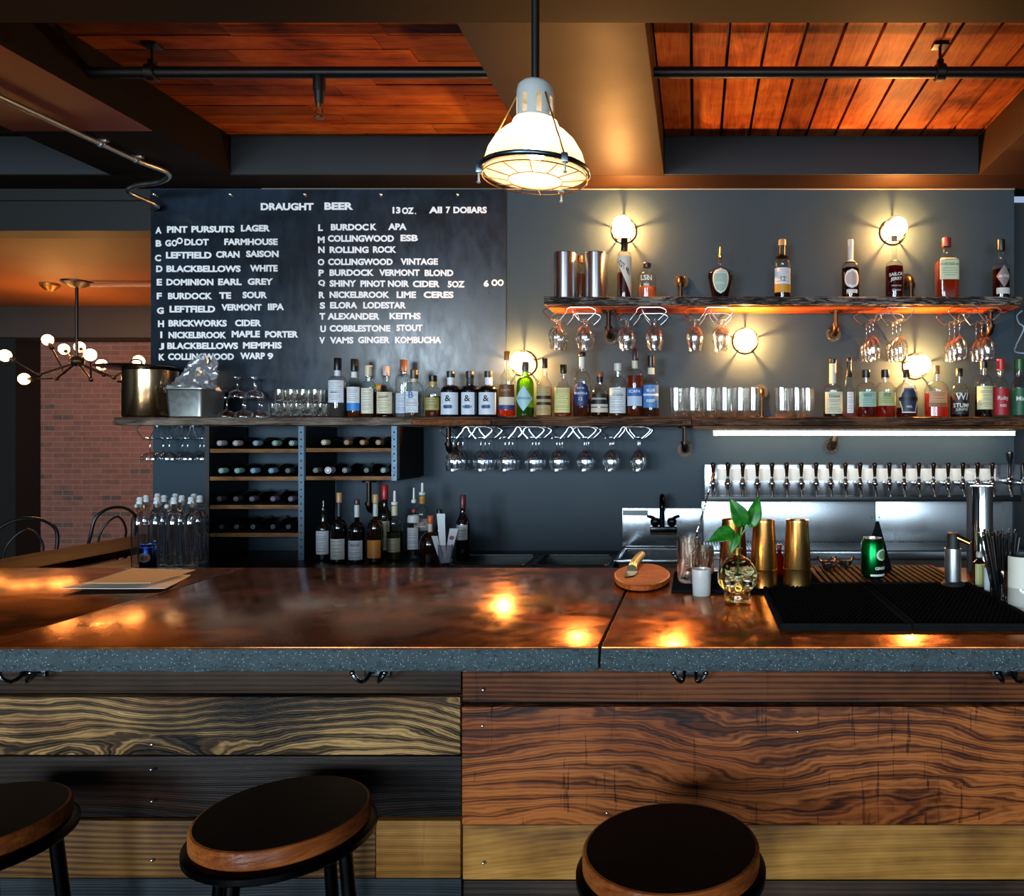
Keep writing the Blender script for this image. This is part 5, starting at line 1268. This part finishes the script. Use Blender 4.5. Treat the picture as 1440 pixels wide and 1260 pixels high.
# skull vase with pothos cutting
ys_ = 1.672; xs_ = px(1037, ys_); zn = pz(763, ys_)
sv = thing('skull_vase', 'clear glass skull shaped vase holding a pothos cutting', 'vase', (xs_, ys_, BT))
import bmesh
def skull(scale=1.0):
    bm = bmesh.new(); bmesh.ops.create_uvsphere(bm, u_segments=64, v_segments=48, radius=1)
    Hh = .100; R = .0435
    for v in bm.verts:
        x, y, z = v.co; f = -y   # f>0 faces the room
        zz = (z+1)/2
        w_ = 1.0
        if zz < .42:
            k = (.42-zz)/.42; w_ = 1-.40*k**.8*1.0+.04*math.sin(k*PI)
        X = x*R*w_; Yy = y*R*1.02*(w_ if f > 0 else max(w_, .7)); Z = .004+zz*Hh*(1.0)
        if zz < .30 and abs(z) > 0:  # flatten the jaw sides so it reads as a block
            rr_ = math.hypot(X, Yy); tgt = R*.66
            if rr_ > 1e-5:
                q = max(rr_, tgt*min(1, (1-abs(z)*.0)) if zz > .02 else rr_); X *= q/rr_; Yy *= q/rr_
        dn = 0
        def dimple(cx, cz, sx, sz, dp): return dp*math.exp(-((x*w_-cx)/sx)**2-((zz-cz)/sz)**2) if f > 0 else 0
        dn += dimple(-.38, .50, .20, .085, .014)+dimple(.38, .50, .20, .085, .014)
        dn += dimple(0, .36, .10, .06, .008)
        dn -= dimple(-.60, .38, .15, .05, .005)+dimple(.60, .38, .15, .05, .005)
        dn -= dimple(0, .60, .45, .04, .004)
        if f > 0 and .12 < zz < .27: dn += .0018*(math.cos(x*w_*26)*.5+.5)+.003*math.exp(-((zz-.195)/.014)**2)
        L = math.hypot(X, Yy)
        if L > 1e-6: X *= (L-dn)/L; Yy *= (L-dn)/L
        v.co = Vector((X*scale, Yy*scale, .05+(Z-.05)*scale))
    m = MB(); bm.verts.index_update(); m.add([v.co.copy() for v in bm.verts], [[v.index for v in f.verts] for f in bm.faces]); bm.free(); return m
def skull_glass():
    t = NT('skull_glass')
    c = (1.0, .95, .68)
    rf = t.n('ShaderNodeBsdfRefraction', {'Color': c, 'IOR': 1.42, 'Roughness': .02}).outputs[0]
    tr = t.n('ShaderNodeBsdfTransparent', {0: c}).outputs[0]
    gl = t.n('ShaderNodeBsdfGlossy', {'Color': (1, .98, .9), 'Roughness': .05}).outputs[0]
    a = t.n('ShaderNodeMixShader', {0: .15, 1: rf, 2: tr}).outputs[0]
    lw = t.n('ShaderNodeLayerWeight', {'Blend': .5}).outputs['Facing']
    return t.surf(t.n('ShaderNodeMixShader', {0: t.math('ADD', .08, t.math('MULTIPLY', t.math('POWER', lw, 3), .6)), 1: a, 2: gl}).outputs[0])
SG = skull_glass()
sk_ = skull(); inn = skull(.86); inn.f = [tuple(reversed(f)) for f in inn.f]
b0 = len(sk_.v); 
so = MB(); so.add(sk_.v, sk_.f)
so.build('skull_body', SG, sv, ang=70)
MB().lathe([(.008, .100), (.0078, .112), (.0105, .116), (.0105, .119), (.0085, .119), (.0066, .113), (.0066, .101)], 20, cap=False).build('neck', SG, sv)
def leafmat():
    t = NT('pothos_leaf'); v = t.coord(); n = t.noise(v, 60, 3)
    col = t.mix(t.ramp(n, [(.45, (0, 0, 0)), (.7, (1, 1, 1))]), lin('#1f6a1c'), lin('#3f9a2a'))
    d = t.n('ShaderNodeBsdfPrincipled', {'Base Color': col, 'Roughness': .3}).outputs[0]; tl = t.n('ShaderNodeBsdfTranslucent', {0: lin('#4a9a20')}).outputs[0]
    return t.surf(t.n('ShaderNodeMixShader', {0: .22, 1: d, 2: tl}).outputs[0])
LF = leafmat()
pc = thing('pothos_cutting', 'green pothos cutting with heart shaped leaves standing in the skull vase', 'plant', (xs_, ys_, BT+.060))
org = Vector((xs_, ys_, BT+.060))
def leaf(base, tip, wd, nrm, stem_from):
    base = Vector(base)-org; tip = Vector(tip)-org; sf = Vector(stem_from)-org
    ax = tip-base; L = ax.length; ax.normalize(); nv = Vector(nrm).normalized(); sd = ax.cross(nv).normalized(); nv = sd.cross(ax)
    n_, k_ = 12, 8; vs = []
    for j in range(n_+1):
        u = j/n_; hw = wd*(math.sin(PI*min(1, u**.62))**.9)*(1-.15*u)+.0003
        back = -.10*L*math.sin(PI*min(u*3, 1))*0
        for i in range(k_+1):
            s = -1+2*i/k_; p = base+ax*(u*L - (abs(s)**1.5)*.10*L*(1-u)**3)+sd*(s*hw)-nv*(.22*L*(u-.35)**2)+nv*(abs(s)*hw*.28)
            vs.append(p)
    fs = [(j*(k_+1)+i, j*(k_+1)+i+1, (j+1)*(k_+1)+i+1, (j+1)*(k_+1)+i) for j in range(n_) for i in range(k_)]
    l = MB().add(vs, fs).build('leaf', LF, pc, ang=80)
    so_ = l.modifiers.new('thickness', 'SOLIDIFY'); so_.thickness = .0007
    mid = (sf+base)/2+Vector((0, 0, .004))
    MB().tube(chain([sf, mid, base], 5), .0012, 6).build('petiole', paint('#4f8a30', .4), l)
yl = ys_
nz = P(1041, 762, yl)
leaf(P(1046, 737, yl-.01), P(1027, 701, yl-.02), .0205, (0.1, -1, .25), P(1042, 752, yl))
leaf(P(1056, 738, yl), P(1068, 697, yl+.01), .0175, (.2, -1, .1), P(1042, 754, yl))
leaf(P(1030, 748, yl-.02), P(996, 760, yl-.03), .0200, (-.1, -.8, .6), P(1041, 757, yl))
leaf(P(1036, 752, yl-.01), P(1027, 778, yl-.02), .0115, (0, -1, .3), P(1041, 757, yl))
MB().tube(chain([(0, 0, 0), (.002, 0, .03), tuple(P(1041, 757, yl)-org), tuple(P(1043, 742, yl)-org)]), .0018, 8).build('stem', paint('#5a8a34', .4), pc)
# gold shakers
GOLDM = metal('#f2b868', .26, (1, 1, .05))
def shaker(xp, yb, ytop, wb_, label):
    X, Y = bar_xy(xp, yb); Y = (EYE-MATT)*F/(yb-VY); X = px(xp, Y); h = pz(ytop, Y)-MATT; R = wb_/2/F*Y
    t = thing('cocktail_shaker', label, 'shaker', (X, Y, MATT), 0, 'gold cocktail shakers')
    s1_ = h*.27
    MB().lathe([(R*.93, 0), (R, .002), (R*1.0, s1_-.001), (R*1.02, s1_)], 40).build('lower_cup', GOLDM, t)
    MB().lathe([(R*.985, s1_+.0003), (R*1.01, s1_+.002), (R*.80, h-.006), (R*.82, h-.003), (R*.80, h), (R*.72, h-.001), (R*.70, h-.004), (1e-4, h-.004)], 40, cap=False).build('upper_tin', GOLDM, t)
shaker(1121, 824, 731, 39, 'rightmost gold cocktail shaker, standing clear beside the bar mat')
shaker(1074, 825, 731, 38, 'gold cocktail shaker just right of the skull vase')
shaker(1031, 806, 730, 39, 'gold cocktail shaker half hidden behind the skull vase')
xr_, yr_ = bar_xy(1097, 812)
bt_ = thing('bitters_bottle', 'small red bottle between the gold shakers', 'bottle', (px(1096, 1.98), 1.98, MATT-.0072+.0002))
MB().lathe([(.012, 0), (.0125, .05), (.005, .062), (.005, .072)], 16).build('glass_body', liquid('#a02418', .3), bt_)
MB().cyl((0, 0, .072), (0, 0, .084), .0065, seg=14).build('cap', paint('#a8522a', .3), bt_)
# pour spouts lying on the slats
for i, (x, y, a) in enumerate(((1160, 800, 2.0), (1172, 797, 1.2), (1184, 800, 2.3), (1193, 797, 1.0), (1166, 806, .5))):
    X, Y = bar_xy(x, y); Y = min(Y, 2.09)
    t = thing('pour_spout', 'dark metal pour spout lying on the slatted tray, %s of the pile' % ORD[i], 'pour spout', (px(x, Y), Y, SLT+.0085), a, 'loose pour spouts')
    Mp = Matrix.Rotation(PI/2, 4, 'Y')
    MB().lathe([(.004, -.018), (.0082, -.016), (.0082, .004), (.006, .006)], 12, M=Mp).build('stopper', BLACKP, t)
    MB().tube(chain([(.004, 0, 0), (.018, 0, .001), (.030, 0, .006), (.036, 0, .012)]), .0028, 8).build('tube', metal('#c9a48a', .2), t)
# green can
can('drink_can', 'green drink can standing on the slatted tray', *[(px(1227, 1.915)), 1.915, SLT], .0285, .098, '#0f7a38', [('GINGER', .28, .62, .62)], '#e6eee6', [('o', .46, .76, .62, '#c9d2c6', .72), ('o', .50, .72, .42, '#5a8a4a', .72), ('r', .08, .13, .9, '#d8dfd6', .5)])
# black pyramid table tent behind the can
xt = px(1234, 2.05)
t = thing('table_tent', 'black pointed folded table sign behind the green can', 'table sign', (xt, 2.05, SLT))
hT = pz(733, 2.05)-SLT
MB().add([(-.034, -.02, 0), (.034, -.02, 0), (.034, .02, 0), (-.034, .02, 0), (-.004, 0, hT), (.004, 0, hT)], [(0, 1, 5, 4), (2, 3, 4, 5), (1, 2, 5), (3, 0, 4), (0, 3, 2, 1)]).build('folded_card', matte('#14181b'), t, smooth=False)
# kitchen torch
yT = 1.80; xT = px(1340, yT)
MZ = BT+.0082
t = thing('kitchen_torch', 'silver bodied kitchen torch with black head and brass nozzle', 'torch', (xT, yT, BT+.0136))
h1 = pz(771, yT)-BT-.0136
MB().lathe([(.026, 0), (.027, .003), (.025, .006), (.020, .010), (1e-4, .010)], 28, cap=True).build('base', BLACKP, t)
MB().lathe([(.0185, .010), (.0188, .012), (.0188, h1)], 28).build('cylinder', metal('#c4cacd', .35), t)
hd = MB().lathe([(.0165, h1), (.0145, h1+.008), (.0145, h1+.030), (.0125, h1+.036), (1e-4, h1+.038)], 20, cap=False).build('head', BLACKP, t)
MB().cyl((.004, -.004, h1+.028), (.034, -.018, h1+.014), .0078, .0068, seg=16).build('nozzle', metal('#c08a4a', .2), hd)
MB().tube([(.034+.0068*math.cos(a)*.4, -.018+.0068*math.cos(a)*.0+.002, h1+.014+.0068*math.sin(a)) for a in [2*PI*k/16 for k in range(16)]], .0016, 6, closed=True).build('nozzle_ring', CHROME, hd)
# chrome tower
yC = 2.03; rC = 31/F*yC/2; xC = px(1380, yC)
t = thing('chrome_tower', 'tall polished chrome cylinder at the back edge of the bar', 'dispenser', (xC, yC, BT))
hC = pz(683, yC)-BT
MB().lathe([(rC*1.12, 0), (rC*1.12, .006), (rC, .008), (rC, hC-.003), (rC*.97, hC)], 40).build('cylinder', CHROME, t)
MB().box((-rC-.006, -.004, .0), (-rC+.0005, .012, hC-.004)).build('black_spine', BLACKP, t)
# small labelled bottles
def dropper(x, Y, wdt, ytop, lc, label, glass, lz=.8):
    R = wdt/2/F*Y; h = pz(ytop, Y)-BT; X = px(x, Y); t = thing('dropper_bottle', label, 'bottle', (X, Y, BT))
    MB().lathe([(R*.95, 0), (R, .003), (R, h*.72), (R*.45, h*.80), (R*.45, h*.86)], 24, n=3).build('glass_body', glass, t)
    MB().lathe([(R*.55, h*.855), (R*.55, h*.97), (R*.4, h)], 16).build('cap', paint('#b9bfbe', .35), t)
    def surf(th, z, off): k = sup(th, 3); return ((R*k+off)*math.cos(th), (R*k+off)*math.sin(th))
    wrap(surf, 'r', h*.06, h*lz*.86, math.radians(58)).build('label', flat(lc, .5), t)
dropper(1377, 1.83, 15, 776, '#b9bb7a', 'dark small bottle with yellow green label beside the chrome tower', GLASS['brown'])
dropper(1391, 1.765, 18, 780, '#c9d3d8', 'clear small bottle with pale blue label beside the straw glass', CLEAR)
# glass of black straws
yG = 1.66; xG = px(1410, yG); rG = 33/F*yG/2; hG = pz(800, yG)-BT
t = thing('straw_glass', 'clear tumbler packed with black drinking straws', 'glass', (xG, yG, BT))
MB().lathe([(1e-4, 0), (rG*.9, 0), (rG, .004), (rG*1.06, hG), (rG*1.0, hG), (rG*.92, .012), (1e-4, .010)], 28, cap=False).build('tumbler_body', GL, t)
rnd = random.Random(11); STR = paint('#0a0a0b', .3); sproto = None
for i in range(34):
    a = i*2.399; q = math.sqrt((i+.5)/34)
    bx, by = q*rG*.68*math.cos(a), q*rG*.68*math.sin(a); ln = .142+rnd.uniform(-.010, .008)
    tx, ty = bx*2.7-.006, by*2.0; tilt = Vector((tx-bx, ty-by, ln))
    o = MB().cyl((0, 0, 0), tilt, .0027, seg=8).build('drinking_straw', STR, loc=(xG+bx, yG+by, BT+.0125))
    tag(o, 'black drinking straw bundled in the tumbler beside the white cards', 'straw', 'black straws in the tumbler')
# white cards in a clear stand at the right edge
xh, yh = px(1437, 1.60), 1.60
t = thing('card_holder', 'clear holder with curved white cards at the right edge of the bar', 'card holder', (xh, yh, BT))
vs = []; n_ = 14
def card(r, h, a0, a1, nm, m_, dx=0, lab=None):
    vs = []
    for j in (0, 1):
        for i in range(n_+1):
            a = a0+(a1-a0)*i/n_; vs.append((dx+r*math.cos(a), r*math.sin(a), .004+h*j))
    for j in (0, 1):
        for i in range(n_+1):
            a = a0+(a1-a0)*i/n_; vs.append((dx+(r-.0012)*math.cos(a), (r-.0012)*math.sin(a), .004+h*j))
    q = n_+1; fs = []
    for i in range(n_): fs += [(i, i+1, q+i+1, q+i), (2*q+i, 3*q+i, 3*q+i+1, 2*q+i+1), (q+i, q+i+1, 3*q+i+1, 3*q+i), (i, 2*q+i, 2*q+i+1, i+1)]
    o = MB().add(vs, fs).build(nm, m_, t, ang=60)
card(.030, pz(784, 1.6)-BT, -PI*.98, -PI*.35, 'card', flat('#d9d3c2', .6))
card(.024, pz(790, 1.6)-BT, -PI*.75, -PI*.1, 'card', flat('#e6e2d6', .6), .018)
MB().lathe([(.036, 0), (.036, .002), (1e-4, .002)], 24).lathe([(.035, .002), (.035, .05)], 24, cap=False).build('holder', GL, t)

# ---------------------------------------------------------------- lamps
# caged bulb lamps on the back wall
BULBC = (1.0, .72, .40)
def lit_glass():
    t = NT('lit_bulb_glass'); em = t.n('ShaderNodeEmission', {0: (1, .62, .28, 1), 1: 16}).outputs[0]; tr = t.n('ShaderNodeBsdfTransparent', {0: (1, .97, .9, 1)}).outputs[0]
    return t.surf(t.n('ShaderNodeMixShader', {0: .4, 1: em, 2: tr}).outputs[0])
BULBM = lit_glass()
def sconce(x, y, label, dx=0, dz=0):
    X, Z = px(x, 4.06)+0, pz(y, 4.06)
    t = thing('wall_lamp', label, 'wall lamp', (X, WY, Z), 0, 'round caged wall lamps')
    MB().lathe([(1e-4, 0), (.062, 0), (.064, .006), (.056, .016), (.03, .022), (1e-4, .022)], 32, M=Matrix.Rotation(PI/2, 4, 'X'), cap=False).build('back_plate', paint('#d8cbb8', .5), t)
    MB().tube([(.064*math.cos(2*PI*k/40), -.006, .064*math.sin(2*PI*k/40)) for k in range(40)], .0055, 8, closed=True).build('plate_rim', paint('#1a1310', .4), t)
    MB().cyl((0, -.022, 0), (0, -.070, 0), .020, .016, seg=18).build('socket', paint('#e8e0d0', .4), t)
    MB().sphere((0, -.115, 0), .052, 24, 16).build('bulb', BULBM, t)
    point('bulb_light', (X, WY-.110, Z), 105, (1, .45, .13), .012)
    m = MB()
    for k in range(5):
        a = PI/2+k*2*PI/5; c, s = math.cos(a), math.sin(a)
        m.tube(chain([(c*.056, -.012, s*.056), (c*.066, -.035, s*.066), (c*.067, -.06, s*.067), (c*.066, -.085, s*.066)]), .0034, 6)
    m.tube([(.066*math.cos(2*PI*k/28), -.085, .066*math.sin(2*PI*k/28)) for k in range(28)], .0022, 6, closed=True)
    m.build('wire_guard', paint('#20140c', .4), t)
sconce(874, 315, 'lit wall lamp above the diagonal label bottle')
sconce(1264, 317, 'lit wall lamp above the dark red rum bottle')
sconce(1050, 475, 'lit wall lamp between the two shelves, above the tumblers')
sconce(1297, 512, 'lit wall lamp behind the copper stoppered flask bottle')
sconce(729, 508, 'lit wall lamp behind the green bottle, at the edge of the blackboard')

# big prismatic glass pendant
yL = 2.2; xL = px(753, yL); zL = pz(243, yL)
pend = thing('pendant_lamp', 'large prismatic glass pendant lamp with metal cap and wire guard', 'pendant lamp', (xL, yL, zL), 0)
RL = 145/F*yL/2
pzl = lambda y: pz(y, yL)-zL
def prismatic():
    t = NT('prismatic_glass'); tc = t.n('ShaderNodeTexCoord').outputs['Object']; sep = t.n('ShaderNodeSeparateXYZ', {0: tc})
    a = t.math('ARCTAN2', sep.outputs[1], sep.outputs[0]); r = t.math('SINE', t.math('MULTIPLY', a, 90))
    nm = t.bump(r, .5, .002)
    tl = t.n('ShaderNodeBsdfTranslucent', {0: (1, .93, .80), 'Normal': nm}).outputs[0]; tr = t.n('ShaderNodeBsdfTransparent', {0: (1, .95, .85)}).outputs[0]
    gl = t.n('ShaderNodeBsdfGlossy', {0: (1, 1, 1), 'Roughness': .15, 'Normal': nm}).outputs[0]; d = t.n('ShaderNodeBsdfDiffuse', {0: (.8, .76, .66), 'Normal': nm}).outputs[0]
    x = t.n('ShaderNodeMixShader', {0: .35, 1: tl, 2: tr}).outputs[0]; x = t.n('ShaderNodeMixShader', {0: .15, 1: x, 2: d}).outputs[0]
    return t.surf(t.n('ShaderNodeMixShader', {0: .10, 1: x, 2: gl}).outputs[0])
PRI = prismatic()
zc0, zc1 = pzl(172), pzl(113)
prof = [(RL*.985, .0), (RL*.97, .02), (RL*.90, pzl(215)), (RL*.76, pzl(198)), (RL*.60, pzl(187)), (RL*.47, pzl(182)), (RL*.45, pzl(177)), (RL*.42, pzl(171)), (RL*.35, pzl(169))]
MB().lathe(prof, 72, cap=False).build('glass_shade', PRI, pend)
LENS = PRI
MB().lathe([(RL*.97, -.004), (RL*.5, -.012), (1e-4, -.016)], 72, cap=False).build('lens', LENS, pend)
# vented cap: top dome and six bars
ALU = paint('#b4b8b4', .4)
rc = RL*.36; zt = pzl(140)
m = MB().lathe([(rc, zt), (rc*1.0, pzl(132)), (rc*.93, pzl(123)), (rc*.7, pzl(117)), (rc*.3, pzl(113.5)), (1e-4, pzl(113))], 32, cap=False)
m.lathe([(rc*1.04, zc0-.002), (rc*1.04, zc0+.012), (rc*.96, zc0+.012), (rc*.96, zc0-.002)], 32, cap=False)
for k in range(8):
    a0 = 2*PI*k/8; seg = [(rc*math.cos(a0+q*.13), rc*math.sin(a0+q*.13)) for q in (-2, -1, 0, 1, 2)]
    poly = seg+[(x*.93, y*.93) for x, y in reversed(seg)]
    m.prism(poly, zc0+.008, zt+.004)
m.build('vented_cap', ALU, pend)
MB().cyl((0, 0, pzl(116)), (0, 0, BZ-zL-.02), .0115, seg=16).build('rod', paint('#0e0d0c', .4), pend)
MB().lathe([(.065, BZ-zL-.002), (.065, BZ-zL-.012), (.03, BZ-zL-.03), (.012, BZ-zL-.034)], 28).build('ceiling_canopy', paint('#0e0d0c', .4), pend)
RIM = metal('#5a6a74', .3)
MB().tube([(RL*1.02*math.cos(2*PI*k/72), RL*1.02*math.sin(2*PI*k/72), .004) for k in range(72)], .0075, 10, closed=True).build('rim_band', RIM, pend)
gd = MB(); gm = metal('#a8763c', .4)
gd.tube([(RL*.52*math.cos(2*PI*k/48), RL*.52*math.sin(2*PI*k/48), -.024) for k in range(48)], .0016, 6, closed=True)
gd.tube([(RL*1.0*math.cos(2*PI*k/64), RL*1.0*math.sin(2*PI*k/64), -.016) for k in range(64)], .0019, 6, closed=True)
for k in range(12):
    a = 2*PI*k/12+.1; gd.tube([(RL*.52*math.cos(a), RL*.52*math.sin(a), -.024), (RL*1.0*math.cos(a), RL*1.0*math.sin(a), -.016)], .0015, 6)
gd.build('wire_guard', gm, pend)
for k in range(3):
    a = math.radians(192+k*120); c, s = math.cos(a), math.sin(a)
    MB().cyl((c*rc*1.0, s*rc*1.0, pzl(138)), (c*RL*1.04, s*RL*1.04, .01), .0026, seg=8).build('support_rod', metal('#b98a54', .35), pend)
    q = MB().bbox((c*RL*1.05-.009, s*RL*1.05-.009, -.012), (c*RL*1.05+.009, s*RL*1.05+.009, .014), .003).build('clamp', RIM, pend)
    MB().cyl((c*RL*1.06, s*RL*1.06, -.036), (c*RL*1.06, s*RL*1.06, -.012), .003, seg=8).lathe([(1e-4, -.042), (.007, -.038), (1e-4, -.03)], 8, c=(c*RL*1.06, s*RL*1.06, 0), cap=False).build('wing_screw', ALU, q)
MB().sphere((0, 0, pzl(200)), .036, 20, 14, sz=1.5).build('bulb', glow((1, .66, .34), 75, 'lit_pendant_bulb'), pend)
MB().cyl((0, 0, pzl(176)), (0, 0, pzl(130)), .02, seg=14).build('socket', paint('#d8d0c0', .4), pend)
# unseen copy of the pendant, added left of the frame to light the left beam
p2 = dup(pend, (-2.52, 2.2, zL), 'added pendant lamp out of view on the left, lighting the left beam')

# chandelier in the dining room
yCh = 6.4; DRK_M = paint('#120f0d', .4)
hub = P(108, 508, yCh); top = Vector((hub.x, yCh, OC))
ch = thing('chandelier', 'black multi arm chandelier with bare glowing bulbs in the dining room', 'chandelier', tuple(hub))
MB().sphere((0, 0, 0), .055, 18, 12, sz=.8).build('hub', DRK_M, ch)
MB().cyl((0, 0, .03), (0, 0, OC-hub.z-.02), .012, seg=10).build('rod', DRK_M, ch)
MB().lathe([(.11, OC-hub.z-.001), (.11, OC-hub.z-.012), (.05, OC-hub.z-.05), (.02, OC-hub.z-.055)], 24).build('canopy', metal('#6a6460', .4), ch)
bulbs = [((7, 500), (55, 527), -.25), ((67, 478), (90, 523), .3), ((127, 499), (128, 534), -.3), ((143, 513), (146, 527), .35), ((195, 508), (160, 531), -.1), ((34, 533), (80, 532), .1), ((90, 491), (100, 503), .5), ((112, 488), (120, 500), .55)]
for (bx_, by_), (kx, ky), dy in bulbs:
    kn = P(kx, ky, yCh+dy*.7)-hub; bb = P(bx_, by_, yCh+dy)-hub
    a = MB().tube([(0, 0, -.01), kn], .0085, 8).tube([kn, kn+(bb-kn)*.8], .0065, 8).sphere(kn, .018, 10, 8).build('arm', DRK_M, ch)
    MB().cyl(kn+(bb-kn)*.72, kn+(bb-kn)*.88, .017, seg=12).build('socket', DRK_M, a)
    MB().sphere(bb, .042, 16, 12, sz=1.1).build('bulb', glow((1, .45, .12), 60, 'lit_amber_bulb'), a)
sd = thing('ceiling_spotlight', 'small brass ceiling fitting on the orange dining room ceiling', 'ceiling light', tuple(Vector((px(70, 6.5), 6.5, OC))))
MB().lathe([(.07, -.001), (.07, -.02), (.04, -.05), (.03, -.06)], 20).build('housing', metal('#c9a05a', .4), sd)
cd = MB().cyl((hub.x+.12, yCh, OC-.03), (WL+.3, yCh, OC-.03), .016, seg=10).build('conduit_pipe', paint('#d8a080', .4)); tag(cd, 'pale straight conduit on the dining room ceiling beside the chandelier', 'pipe')

# ---------------------------------------------------------------- pipes under the ceiling
yp = 3.05; zp_ = pz(102, yp)
spk = thing('sprinkler_pipe', 'black sprinkler pipe running across the plank ceiling coffers', 'pipe', (0, yp, zp_))
BP = paint('#0d0d0e', .4)
MB().cyl((-2.419, 0, 0), (-.791, 0, 0), .0225, seg=16).cyl((-.169, 0, 0), (1.459, 0, 0), .0225, seg=16).build('pipe', BP, spk)
def hanger(x):
    m = MB().lathe([(.030, -.02), (.034, -.016), (.034, .016), (.030, .02)], 16, c=(0, 0, 0), M=Matrix.Translation((x, 0, 0)) @ Matrix.Rotation(PI/2, 4, 'Y'))
    m.cyl((x, 0, .02), (x, 0, CZ-zp_+.005), .006, seg=8); m.bbox((x-.012, -.012, .028), (x+.012, .012, .05), .003).bbox((x-.03, -.025, CZ-zp_-.012), (x+.03, .025, CZ-zp_), .003)
    m.build('hanger', BP, spk)
hanger(px(214, yp)); hanger(px(1322, yp))
hx = px(449, yp)
MB().cyl((hx, 0, -.018), (hx, 0, -.075), .024, seg=16).cyl((hx, 0, -.075), (hx, 0, -.125), .019, .016, seg=16).build('drop_fitting', BP, spk)
hd = MB().cyl((hx, 0, -.125), (hx, 0, -.14), .012, seg=12).tube([(hx-.010, 0, -.138), (hx-.014, 0, -.165), (hx, 0, -.178)], .003, 6).tube([(hx+.010, 0, -.138), (hx+.014, 0, -.165), (hx, 0, -.178)], .003, 6).lathe([(.018, -.182), (.018, -.178)], 14, c=(hx, 0, 0)).build('sprinkler_head', metal('#b08a54', .3), spk)
pts = [(px(-60, 3.0), 2.75, BZ-.022), (-2.74, 3.04, BZ-.022), (-2.715, 3.55, BZ-.022), (-2.70, 3.72, BZ-.024), (-2.66, 3.86, BZ-.03), (-2.735, 3.93, BZ-.05), (-2.90, 3.97, BZ-.06), (-2.955, 4.0, BZ-.085), (-2.90, 4.12, BZ-.115), (px(212, 4.16), 4.17, BZ-.12)]
pts = [(-2.79, 2.2, BZ-.022), (-2.77, 2.6, BZ-.022)]+pts[1:]
cdt = thing('steel_conduit', 'thin grey steel conduit bent under the left beam', 'conduit', (0, 0, 0))
MB().tube(chain(pts, 8), .0125, 10).build('tube', metal('#a8adad', .35), cdt)
for p in ((-2.715, 3.5), (-2.70, 3.70)):
    MB().bbox((p[0]-.03, p[1]-.012, BZ-.014), (p[0]+.03, p[1]+.012, BZ-.002), .002).tube([(p[0]+.016*math.cos(a), p[1], BZ-.022-.016*math.sin(a)) for a in [k*PI/8 for k in range(9)]], .004, 6).build('strap', metal('#c0c4c4', .3), cdt)

# ---------------------------------------------------------------- dining room furniture
TBW = W('tabletop', '#2a110a', '#4e2415', '#6a3620', 'Y', rings=4, freq=(.6, 8, 8), seed=71, rough=.5)
tb = thing('dining_table', 'long reddish wooden table running back into the dining room', 'table', (-3.68, 4.75, 0))
MB().bbox((-.22, -1.0, .715), (.22, .95, .76), .004).build('table_top', TBW, tb)
for sy in (-.8, .75): MB().bbox((-.06, sy-.04, .02), (.06, sy+.04, .714), .003).bbox((-.18, sy-.05, 0), (.18, sy+.05, .03), .003).build('pedestal', BLACKP, tb)
def chair(x, y, rz, label):
    t = thing('dining_chair', label, 'chair', (x, y, 0), rz, 'black bentwood dining chairs')
    CBM = paint('#0f0e0e', .35)
    MB().lathe([(.19, .44), (.205, .45), (.205, .462), (.19, .468), (1e-4, .462)], 28).build('seat', CBM, t)
    for sx in (-1, 1):
        for sy in (-1, 1): MB().tube([(sx*.13, sy*.13, .445), (sx*.18, sy*.19, .002)], .013, 8).build('leg', CBM, t)
    MB().tube(chain([(-.17, .12, .45), (-.19, .20, .62), (-.18, .24, .78), (-.10, .26, .855), (0, .265, .875), (.10, .26, .855), (.18, .24, .78), (.19, .20, .62), (.17, .12, .45)], 5), .012, 8).build('back_hoop', CBM, t)
    MB().tube(chain([(-.09, .15, .46), (-.11, .22, .68), (0, .255, .80), (.11, .22, .68), (.09, .15, .46)], 5), .008, 8).build('back_inner_loop', CBM, t)
pch = P(52, 754, 5.35); chair(pch.x, 5.1, .25, 'black bentwood chair behind the reddish table, at the left edge')
pch = P(160, 744, 6.2); chair(pch.x, 5.95, -.1, 'black bentwood chair further back, in front of the brick wall')
